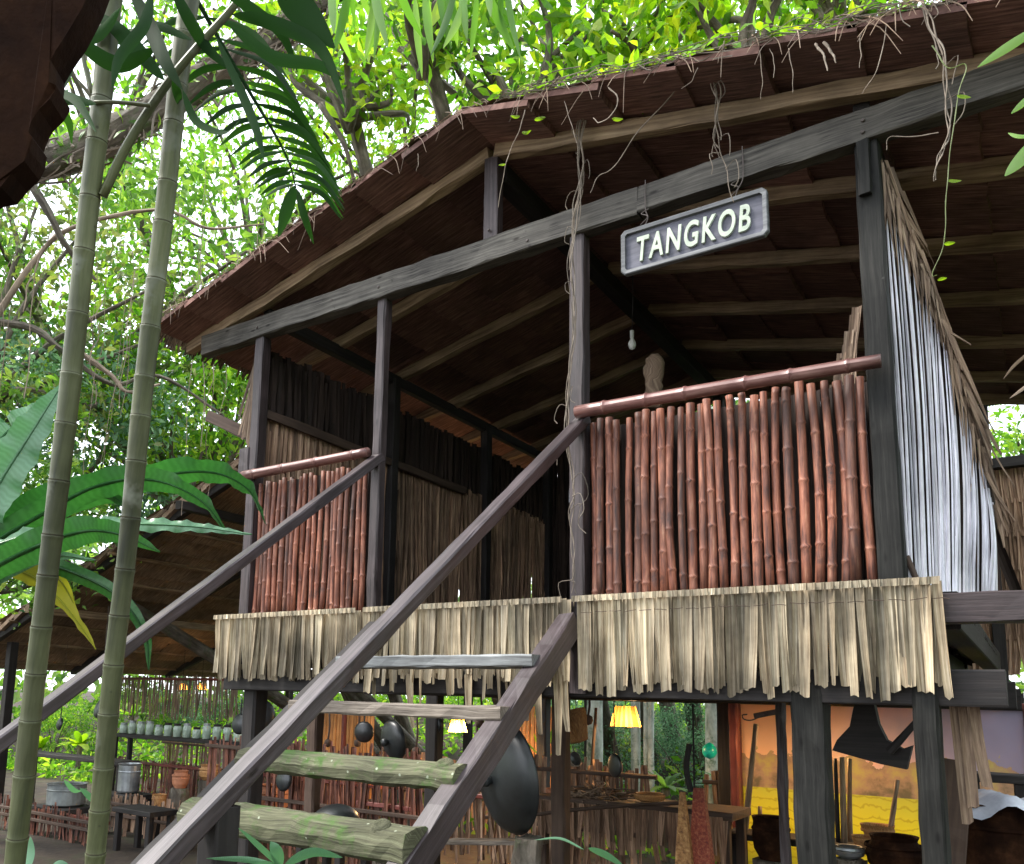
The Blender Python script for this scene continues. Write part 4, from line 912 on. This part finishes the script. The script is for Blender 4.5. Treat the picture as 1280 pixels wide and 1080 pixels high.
# stump, splinters, trays in the low centre
p=at(655,1062,Y=.2)
simple('tree_stump','rough pale splintered stump below the big wok','stump','bark',lambda b:tube(b,lin((p.x,p.y,GZ-.05),(p.x+.02,p.y,p.z+.06),12),[.1-.002*i for i in range(13)],12,jit=.008),smooth=False)
# garden beyond the hut
for px,r_,l in ((793,.055,'pale mottled trunk under the glowing lamp'),(812,.035,'thin pale trunk right of the lamp'),(806,.03,'slender pale trunk between two others'),(890,.09,'thick lichened trunk behind the teal float'),(742,.1,'thick brownish trunk left of the lamp')):
    q=at(px,900,Y=6.3); t=thing('garden_tree',l,'tree',(q.x,6.3,GZ),'pale trunks in the garden behind the hut')
    part('trunk','palebark',lambda b:tube(b,lin((q.x,6.3,GZ-.05),(q.x+.05,6.3,3.2),14),[r_*(1.1-.02*i) for i in range(15)],12,jit=.004),t,smooth=True)
    part('crown','leafB',lambda b:[leaf(b,V((q.x+G(0,.5),6.3+G(0,.5),3.3+G(0,.4))),rdir(),rdir(.5),.2,.08) for i in range(260)],t)
def rosette(label,px,py,Y,n,L,W,mat,name='nest_fern_plant',elev=(.2,1.2),cat='fern',group=None,droop=.35):
    p=at(px,py,Y=Y); t=thing(name,label,cat,(p.x,p.y,p.z),group)
    def fn(b):
        for i in range(n):
            a=6.28*i/n+G(0,.2); e=U(*elev); d=V((math.cos(a)*math.cos(e),math.sin(a)*math.cos(e),math.sin(e))); l=L*U(.7,1.1)
            P=[p+d*(l*k/10)+V((0,0,-droop*l*(k/10)**2.2)) for k in range(11)]
            blade(b,P,lambda t_:W*(math.sin(math.pi*min(1,t_*.9+.08))**.6)*(1 if t_<.97 else .1),V((-math.sin(a),math.cos(a),0)),fold=.12,wave=.04,nw=5)
    part('leaves',mat,fn,t,smooth=True)
    part('base','bark',lambda b:lathe(b,(p.x,p.y,GZ),[(.05,-.05),(.05,max(.05,p.z-GZ-.03)),(.02,p.z-GZ+.02)],10),t)
rosette('green nest fern in the garden between lamp and teal float',832,985,5.2,13,.42,.075,'leafB')
rosette('low bluish rosette fern behind the small black pan',765,985,5.8,16,.5,.05,'leafC')
rosette('second bluish rosette fern near the thick lichened trunk',905,985,6.2,14,.5,.06,'leafC')
rosette('bright green broad leaved plant lower left behind the palm stem',100,930,5.5,13,.55,.16,'leafD',name='broad_leaved_plant',cat='plant')
rosette('bright green plant beyond the jars near the right palm stem',165,895,6.0,11,.5,.13,'leafA',name='broad_leaved_plant',cat='plant')
rosette('second bright green plant at the lower left edge',50,935,5.8,11,.45,.16,'leafD',name='broad_leaved_plant',cat='plant')
rosette('glowing green leaves standing by the orange slatted screen',680,950,4.4,8,.45,.05,'leafD',name='pandan_plant',cat='plant',elev=(.7,1.4),droop=.1)

# ---------------------------------------------------------------- unseen trees added off to the right to cut light from that side
for l,x,y in (('unseen dense tree added right of the hut for shade',7.2,-3.2),('second unseen tree added right of the hut for shade',7.0,1.0),('third unseen shade tree added at right behind the viewpoint',6.8,-7),('fourth unseen shade tree added right of the hut farther back',7.4,4.6)):
    t=thing('jungle_tree',l,'tree',(x,y,GZ),'unseen trees added to shade the right side'); 
    for k,(dz,sc) in enumerate(((3.6,1.3),)):
        o=bpy.data.objects.new('crown',CR['far'][0]); COL.objects.link(o); o.parent=t; o.location=(0,0,dz); o.scale=(sc,)*3
    b=limbs_mesh(CR['far'][1],2.2,3.6/1.3,5+int(x*10),.12); q=b.build('trunk',M['bark'],None,loc=(0,0,0),smooth=True); q.parent=t; q.location=(0,0,3.6); q.scale=(1.3,)*3
# ---------------------------------------------------------------- ringed palm stems in front
random.seed(33)
def palmstem(label,pts,D,r_):
    P=[at(x,y,D=D) for x,y in pts]; P=[P[0]+(P[0]-P[1]).normalized()*1.5]+P+[P[-1]+(P[-1]-P[-2]).normalized()*.5]
    Q=spline(P,14); t=thing('ringed_palm',label,'palm',(P[0].x,P[0].y,GZ),'ringed palm stems in front')
    Q=[V((P[0].x,P[0].y,GZ-.05))]+[q for q in Q if q.z>GZ+.05]
    D_=[0]
    for i in range(1,len(Q)): D_.append(D_[-1]+(Q[i]-Q[i-1]).length)
    def pos(d):
        for i in range(1,len(Q)):
            if D_[i]>=d: f=(d-D_[i-1])/max(1e-6,D_[i]-D_[i-1]); return Q[i-1].lerp(Q[i],f)
        return Q[-1]
    nodes_=[];d=.05
    while d<D_[-1]-.05: nodes_.append(d); d+=U(.07,.115)
    P2=[Q[0]];R2=[r_]
    for d in nodes_:
        for o_,k_ in ((-.03,1),(-.01,1.01),(-.003,1.05),(-.0005,1.07),(.001,1.02),(.003,.985),(.015,.985)): P2.append(pos(d+o_));R2.append(r_*k_*(1+.02*math.sin(d*9)))
    P2.append(Q[-1]);R2.append(r_)
    part('stem','stem',lambda b:tube(b,P2,R2,16),t,smooth=True)
    for d in nodes_:
        if d<.6 and pos(d).z<-1.6: continue
        c_=pos(d); ax=(pos(d+.02)-pos(d-.02)).normalized()
        part('leaf_scar','ring',lambda b:lathe(b,c_,[(r_*1.0,.0),(r_*1.035,.0008),(r_*1.03,.0022),(r_*.98,.0032)],16,axis=ax),t,smooth=True)
    return t,Q
pa,QA=palmstem('left ringed green palm stem leaning up in front of the fern',[(18,1085),(38,900),(62,700),(88,480),(112,250),(128,120),(140,-10)],1.5,.0178)
pb,QB=palmstem('right ringed green palm stem leaning up beside the handrail',[(118,1085),(140,850),(160,680),(180,480),(205,270),(222,110),(238,-10)],1.55,.0178)
def px2m(w_,D): return w_*D/FOC
camup=up
def frondleaf(b,pts,w_,D,dd=0,side=None,fold=.12,n=5):
    P=spline([at(x,y,D=D+dd*k/(len(pts)-1)+U(-.01,.01)) for k,(x,y) in enumerate(pts)],n)
    tg=(P[-1]-P[0]).normalized(); sd_=side or tg.cross(fw).normalized()+fw*U(-.5,.5)
    wm=px2m(w_*.82,D); blade(b,P,lambda t_:wm*(max(0.02,math.sin(math.pi*min(1,t_**.8)))**.7),sd_,fold=fold,cols=2)
part('petiole','stem',lambda b:(tube(b,spline([at(x,y,D=1.5) for x,y in ((128,245),(160,180),(205,110),(250,55),(292,8),(340,-60))],5),[.0085-.0001*i for i in range(26)],8),tube(b,spline([at(x,y,D=1.48) for x,y in ((118,128),(150,128),(188,132))],4),.0035,6),tube(b,spline([at(x,y,D=1.5) for x,y in ((105,20),(104,70),(116,118))],4),.004,6)),pa,smooth=True)
def frondA(b):
    rach=[(235,-20),(280,60),(315,120),(345,170),(362,205),(370,235)]
    R_=spline([V((x,y,0)) for x,y in rach],6); tube(b,[at(q.x,q.y,D=1.6) for q in R_],[.005-.00012*i for i in range(len(R_))],6)
    n=17
    for k in range(n):
        f=.12+.88*k/(n-1); i=min(int(f*(len(R_)-1)),len(R_)-2); q=R_[i]; L=105-58*f; 
        frondleaf(b,[(q.x,q.y),(q.x-L*.45,q.y+L*.02+4),(q.x-L*.85,q.y+L*.38)],11-3*f,1.6,U(-.1,.1))
        L=125-58*f
        frondleaf(b,[(q.x,q.y),(q.x+L*.5,q.y+L*.18),(q.x+L*.88,q.y+L*.68)],11-3*f,1.6,U(-.1,.15))
    frondleaf(b,[(368,232),(358,262),(348,296)],20,1.6); frondleaf(b,[(370,235),(380,270),(392,305)],13,1.6)
part('frond','palm',frondA,pb,smooth=True)
def frondB(b):
    for pts,w_ in (([(290,18),(340,28),(400,60),(432,135)],22),([(285,30),(340,70),(395,80),(428,100)],20),([(270,45),(300,110),(320,160),(330,200)],15),([(345,-20),(375,10),(418,60)],46),
        ([(160,-20),(185,30),(205,75),(228,112)],24),([(215,-20),(235,20),(262,62),(300,95)],22),([(150,10),(125,40),(100,45),(75,20)],22),([(195,60),(150,80),(110,60),(90,30)],24),([(205,100),(170,60),(140,30),(105,10)],26),
        ([(240,50),(190,30),(150,45),(110,50)],18),([(215,100),(222,120),(226,132)],16),([(60,80),(70,110),(95,125),(120,165)],18),([(95,60),(80,100),(60,130),(72,168)],16),([(120,130),(80,120),(60,110),(50,80)],26),([(50,-10),(90,10),(120,35),(160,60)],20),
        ([(260,-30),(300,0),(350,40),(372,90)],18),([(228,112),(245,150),(280,165),(300,150)],14),([(190,-10),(180,30),(150,70),(140,110)],18),([(30,100),(60,135),(85,150),(90,180)],16)):
        frondleaf(b,pts,w_,1.45,U(-.15,.15))
part('frond','palm',frondB,pa,smooth=True)
def yoke(b):
    for pts,w_ in (([(40,150),(22,170),(20,190),(40,180)],20),([(-10,165),(20,168),(40,160)],14)): frondleaf(b,pts,w_,1.4)
part('leaf','leafA',yoke,pa,smooth=True)
# dark slab at the top left corner
def slab(b):
    pts=[(-60,-60),(112,-60),(103,10),(70,58),(60,100),(72,112),(36,152),(38,188),(2,228),(-60,260)]
    pts=[(q.x,q.y) for q in spline([V((x,y,0)) for x,y in pts],3)]; D=.8; F=[at(x,y,D=D)+V((G(0,.002),0,G(0,.002))) for x,y in pts]; B=[f+fw*.04+rt*-.004 for f in F]; n=len(F)
    b.add([tuple(v) for v in F+B],[tuple(range(n))[::-1],tuple(range(n,2*n))]+[(i,(i+1)%n,n+(i+1)%n,n+i) for i in range(n)])
simple('bark_slab','rusty brown bark slab jutting into the top left corner','bark slab','rust',slab)
# nest fern at the left
fc=at(-60,705,D=4.3); nf=thing('nest_fern','large nest fern with long wavy glossy leaves at the left edge','fern',(fc.x,fc.y,GZ))
def fl(mat,pts,w_,side,wave=.08,nw=7,D=4.2,dd=0,fold=.1,shape=1):
    def fn(b):
        P=spline([at(x,y,D=D+dd*k/(len(pts)-1)) for k,(x,y) in enumerate(pts)],12)
        wm=px2m(w_*.85,D); blade(b,P,lambda t_:wm*((math.sin(math.pi*(.1+.9*t_)**.75)**.75) if t_<.985 else .05)+.002,side,fold=fold,wave=wave,nw=nw,cols=6)
        tube(b,P,[.012*(1-.8*i/len(P)) for i in range(len(P))],6)
    part('leaf',mat,fn,nf,smooth=True)
UPC=up*1.0-fw*.35
fl('fernp',[(-60,720),(-10,620),(40,540),(78,480)],70,rt+up*.5,.06,6)
fl('fernp',[(-80,640),(-20,570),(20,530),(62,500)],55,rt+up*.9,.08,6,D=4.5)
fl('fern',[(-60,710),(40,650),(120,608),(190,600),(250,625),(285,668)],44,up-fw*.5,.07,6)
fl('fern',[(-60,715),(60,640),(180,600),(260,590),(310,612),(332,655)],46,up-fw*.7,.07,7,D=4.35)
fl('fernp',[(-60,700),(60,662),(150,655),(240,658),(315,668)],26,up*.9+fw*.4,.16,11,D=4.1)
fl('fern',[(-60,740),(30,690),(100,665),(150,668),(200,690)],48,up-fw*.4,.06,5,D=4.0)
fl('fern',[(-60,720),(0,665),(60,622),(120,612),(170,640)],44,up-fw*.4,.06,5,D=4.3)
fl('yellow',[(-60,700),(20,712),(60,735),(95,775),(120,812)],36,up-fw*.4,.05,4,D=4.2)
fl('fern',[(-20,690),(60,705),(140,740),(180,790),(186,838)],24,rt,.04,5,D=4.3)
fl('yellow',[(-60,680),(20,690),(70,720),(95,760)],26,up,.06,5,D=4.4)
fl('fernp',[(-60,760),(0,720),(60,695),(120,700)],20,up,.06,5,D=4.1)
part('root_ball','bark',lambda b:lathe(b,fc-V((0,0,.25)),[(.02,-.1),(.14,0),(.2,.12),(.16,.25),(.05,.3)],14),nf)
part('host_stump','bark',lambda b:tube(b,lin((fc.x,fc.y,GZ-.05),(fc.x,fc.y,fc.z-.2),8),[.11-.003*i for i in range(9)],12,jit=.006),nf,smooth=True)
# aerial roots and vines on the roof
random.seed(12)
def vine(name,label,pts,Y,r_,strands=1,spread=.01,mat='root',leaves=(),cat='vine',lm_='leafD',hairs=0):
    t=thing(name,label,cat,tuple(at(*pts[0],Y=Y)))
    def fn(b):
        for s_ in range(strands):
            ph=U(0,6); P=[]
            n=len(pts)
            for k,(x,y) in enumerate(pts):
                q=at(x,y,Y=Y); sp_=spread*(1 if k<n*.5 else .55); P.append(q+V((G(0,sp_),G(0,sp_*.5),G(0,.01))))
            Q=spline(P,7); Q=[q+V((.4*spread*math.sin(i*.9+ph),.3*spread*math.cos(i*.9+ph),0)) for i,q in enumerate(Q)]
            if s_>0 and strands>3: Q=Q[:max(8,int(len(Q)*U(.35,1)))]
            tube(b,Q,[r_*U(.6,1.1)*(1-.5*i/len(Q)) for i in range(len(Q))],5)
        for i in range(hairs):
            k=int(U(0,len(pts)-1)); q=at(*pts[k],Y=Y).lerp(at(*pts[k+1],Y=Y),rnd()); L=U(.04,.14); s2=random.choice((-1,1))
            tube(b,spline([q,q+V((s2*L*.5,-.02,U(-.02,.03))),q+V((s2*L*U(.3,.9),-.02,-L*.7)),q+V((s2*L*U(.1,.8),-.02,-L*1.1))],3),r_*.45,4)
    part('strands',mat,fn,t)
    for x,y,l in leaves:
        part('leaf',lm_,lambda b:frondleaf(b,[(x,y),(x+l*.5,y+l*.15*U(-1,1)),(x+l,y-l*.3*U(-.5,1))],abs(l)*.42,(at(x,y,Y=Y)-CAM).dot(fw)),t)
    return t
vine('aerial_root','twisted rope of pale aerial roots falling past the doorway post',[(738,112),(728,165),(727,215),(722,262),(716,330),(718,400),(713,470),(708,540),(716,610),(712,650),(718,700),(712,745)],-.12,.0042,7,.014,hairs=16)
vine('aerial_root','tangle of roots reaching the right end of the name sign',[(888,82),(893,125),(895,165),(905,205),(918,252)],-.2,.0045,4,.012,hairs=5)
vine('aerial_root','long diagonal root strung from the verge to the doorway roots',[(862,75),(838,118),(800,165),(768,205),(748,218),(738,240)],-.2,.004,1,.003)
vine('aerial_root','thick pair of hanging roots before the right rafters',[(1150,-10),(1163,30),(1181,70),(1182,120),(1186,165),(1172,200),(1168,225)],-.37,.0042,3,.008,hairs=5)
vine('green_vine','thin green vine with small leaves hanging at the upper right',[(1165,60),(1185,90),(1207,83),(1196,120),(1186,200),(1180,260),(1180,305),(1166,340),(1172,352)],-.45,.003,1,.003,mat='leafE',leaves=((1196,120,18),(1184,225,18),(1180,305,14),(1172,350,12)))
vine('green_vine','small leafy vine hanging left of the doorway roots',[(655,140),(650,165),(637,190),(630,215),(622,260)],-.38,.003,1,.004,leaves=((652,165,12),(650,145,-12),(632,205,-9),(668,150,14)))
vine('aerial_root','hooked root curling out beside the upper doorway roots',[(760,110),(772,125),(765,145),(750,152),(742,148)],-.38,.004,1,.003,leaves=((765,148,14),))
vine('aerial_root','short crooked root at the right of the corner post top',[(1172,165),(1140,168),(1112,172),(1108,190)],-.3,.003,1,.003)
for k,(x0,y0,x1,y1) in enumerate(((950,62,950,125),(962,60,966,98),(985,62,990,118),(1108,32,1078,120),(1074,45,1074,85),(1030,52,1045,82),(1018,56,1035,84),(705,125,720,180),(522,190,520,215),(870,85,852,110))):
    q=['left root of the short trio','middle root of the short trio','right root of the short trio','long curved single root','short straight root left of the curved one','curl of pale dry bark, right one','curl of pale dry bark, left one','root beside the doorway rope','tiny rootlet on the left slope','slanting rootlet left of the sign tangle'][k]
    vine('rootlet',q+' hanging from the roof verge',[(x0,y0),((x0+x1)/2+3,(y0+y1)/2),(x1,y1)],-.38,.0022 if 'bark' not in q else .007,1,.004,cat='root')
def mat_(b):
    for i in range(80):
        x=U(.25,2.6); q=V((x,-.38+G(0,.015),zr(x)+.02+abs(G(0,.014)))); L=U(.08,.35)
        tube(b,spline([q,q+V((L*.5,G(0,.015),-K*L*.5+G(0,.02))),q+V((L,G(0,.02),-K*L+G(0,.02)))],3),U(.0015,.0035),4)
simple('root_mat','matted grey roots creeping along the right roof verge','roots','root',mat_)
def rleaves(b):
    for i in range(240):
        x=U(.1,2.6); q=V((x,-.33+U(-.05,.4),zr(x)+.06+abs(G(0,.07)))); leaf(b,q,rdir(.1),rdir(.7),U(.05,.11),U(.025,.05))
simple('roof_creeper','bright creeper leaves growing along the right roof edge','creeper','leafD',rleaves)
# nearest leaves at the right edge and at the bottom
def lf(label,mat,items,D,name='overhanging_leaves',cat='leaves'):
    t=thing(name,label,cat,tuple(at(*items[0][0][0],D=D)))
    for pts,w_ in items: part('leaf',mat,lambda b:frondleaf(b,pts,w_,D,U(-.1,.1)),t,smooth=True)
lf('bright green leaf tips poking in at the right edge by the eaves','leafB',[([(1300,32),(1260,58),(1222,84)],16),([(1300,110),(1280,128),(1264,142)],10),([(1310,160),(1280,195),(1256,220)],20),([(1300,168),(1275,170),(1260,166)],9)],1.6)
lf('pale green young leaves in front of the lowest mossy step','fernp',[([(352,1085),(325,1060),(298,1035)],13),([(350,1085),(345,1065),(338,1052)],20),([(355,1082),(390,1066),(428,1072)],16),([(352,1085),(310,1075),(258,1073)],10),([(352,1088),(330,1082),(300,1090)],14)],2.2,'young_plant','plant')
lf('pale leaf blade across the bottom centre','fernp',[([(735,1060),(758,1070),(782,1085)],13),([(730,1062),(700,1048),(668,1050)],4)],2.4,'young_plant','plant')
lf('bluish leaves at the bottom left between the palm stems','fernp',[([(28,1095),(35,1068),(38,1046)],22),([(90,1095),(75,1082),(62,1085)],16),([(100,985),(118,1000),(135,992)],12),([(80,975),(95,990),(110,985)],9)],2.0,'young_plant','plant')
lf('straw blades poking in at the right edge above the green gap','dry',[([(1300,430),(1270,455),(1254,474)],5),([(1300,470),(1280,485),(1262,498)],5)],2.2,'straw_blades','leaves')

random.seed(5)
# bright hanging leaflets at the top, and bolts in the timber
def hang_leaflets(b,x0,x1,n,D):
    for i in range(n):
        x=x0+(x1-x0)*i/n+U(-4,4); y=-25+U(-10,20); L=U(50,105); k=U(-34,34)
        frondleaf(b,[(x,y),(x+k*.4,y+L*.5),(x+k,y+L)],U(9,15),D,U(-.2,.2))
    tube(b,[at(x0+(x1-x0)*k/8,-30+4*math.sin(k),D=D) for k in range(9)],.012,6)
for l,x0,x1,n,D in (('bright drooping palm frond at the top centre left','410','500',12,3.2),('bright drooping palm frond at the very top centre','520','640',14,3.6)):
    x0=int(x0);x1=int(x1); t=thing('drooping_frond',l,'palm frond',tuple(at((x0+x1)/2,-30,D=D)),'bright fronds drooping from the canopy')
    part('leaflets','leafB',lambda b:hang_leaflets(b,x0,x1,n,D),t,smooth=True)
for x,z in ((-W+.03,2.07),(X2,2.07),(X3-.02,2.09),(W,2.08),(W,2.03),(0,2.2),(X3-.02,.93),(-1.2,2.08),(.25,2.05)):
    part('bolt','wire',lambda b:lathe(b,(x+G(0,.006),-.068,z+G(0,.006)),[(.001,.006),(.007,.005),(.009,0),(.009,-.004)],8,axis=(0,-1,0)))

# more of the kitchen's clutter
random.seed(91)
CL=[('clay','dusty terracotta jar standing against the red fence by the steel pot',225,985,2.6,.1,.2,'clay_jar','jar'),
('black','sooty black kettle pot on the ground shelf left of the clay pot',272,1040,2.2,.1,.16,'kettle_pot','pot'),
('woven','round woven basket standing under the jar shelf',262,975,3.0,.13,.18,'woven_basket','basket'),
('iron','small sooty pot standing right of the upturned wok',478,1055,1.8,.08,.12,'small_pot','pot'),
('clay','small clay cup pot on the skirted bench near the middle stilt',690,1000,2.2,.05,.09,'small_pot','pot'),
('woven','shallow tan basket on the skirted bench left of the tan carrier',812,1002,2.15,.11,.06,'woven_basket','basket'),
('rust','dark wooden mortar standing before the mural left of the thick stilt',965,1075,2.2,.12,.28,'wooden_mortar','mortar'),
('steel','dented steel bowl on the ground shelf right of the thick stilt',1062,1072,2.0,.09,.07,'steel_bowl','bowl'),
('rust','dark wooden tub under the dark bench before the yellow field',1120,1092,2.0,.16,.22,'wooden_tub','tub'),
('black','black cooking pot low between the right stilt and the barrel',1195,1078,1.6,.1,.2,'cooking_pot','pot')]
for mat,l,px,py,Y,r_,h,nm,ct in CL:
    k=U(.75,.95); pot(l,px,py,Y,r_,h,mat,name=nm,cat=ct,prof=[(.001,0),(.6,0),(.92,.25),(1,.55),(k,.88),(k+.08,1),(k-.04,.98),(.8,.5)])
    q=at(px,py,Y=Y)
    if q.z>GZ+.12 and 'bench' not in l.split('pot')[-1] and 'on the skirted' not in l:
        b=MB(); sweep(b,lin((q.x,Y,GZ-.04),(q.x,Y,q.z-.004),10),circ(12),sc=[r_*.85+.02+G(0,.004) for i in range(11)],jit=.004,upv=(0,1,0))
        b.build('wooden_block',M['bark'],label='rough wooden block carrying the '+' '.join(l.split()[:9]),cat='block')
for k,(x0,x1,y,Y,l) in enumerate(((250,345,1010,2.5,'grey plank lying across the kitchen left of the clay pot'),(20,120,1062,1.6,'weathered plank low at the left edge'),(560,680,1052,1.9,'worn plank lying under the big wok'))):
    simple('loose_plank',l,'plank','treadb',lambda b:beam(b,at(x0,y,Y=Y),at(x1,y+G(0,4),Y=Y),.16,.035,n=8,jit=.002))
for k,(x,y0,y1,Y,l) in enumerate(((595,890,1075,2.8,'slanted thin pole left of the big wok'),(305,900,1050,2.6,'thin pole leaning under the skirt corner'),(745,885,1000,3.0,'thin pole standing left of the lit lamp shade'),(1215,905,1060,2.4,'thick pole leaning at the right before the violet sky'))):
    pole(l,x,y0,x-U(-14,14),y1,Y,.016,'rustic',group='poles leaning in the kitchen')
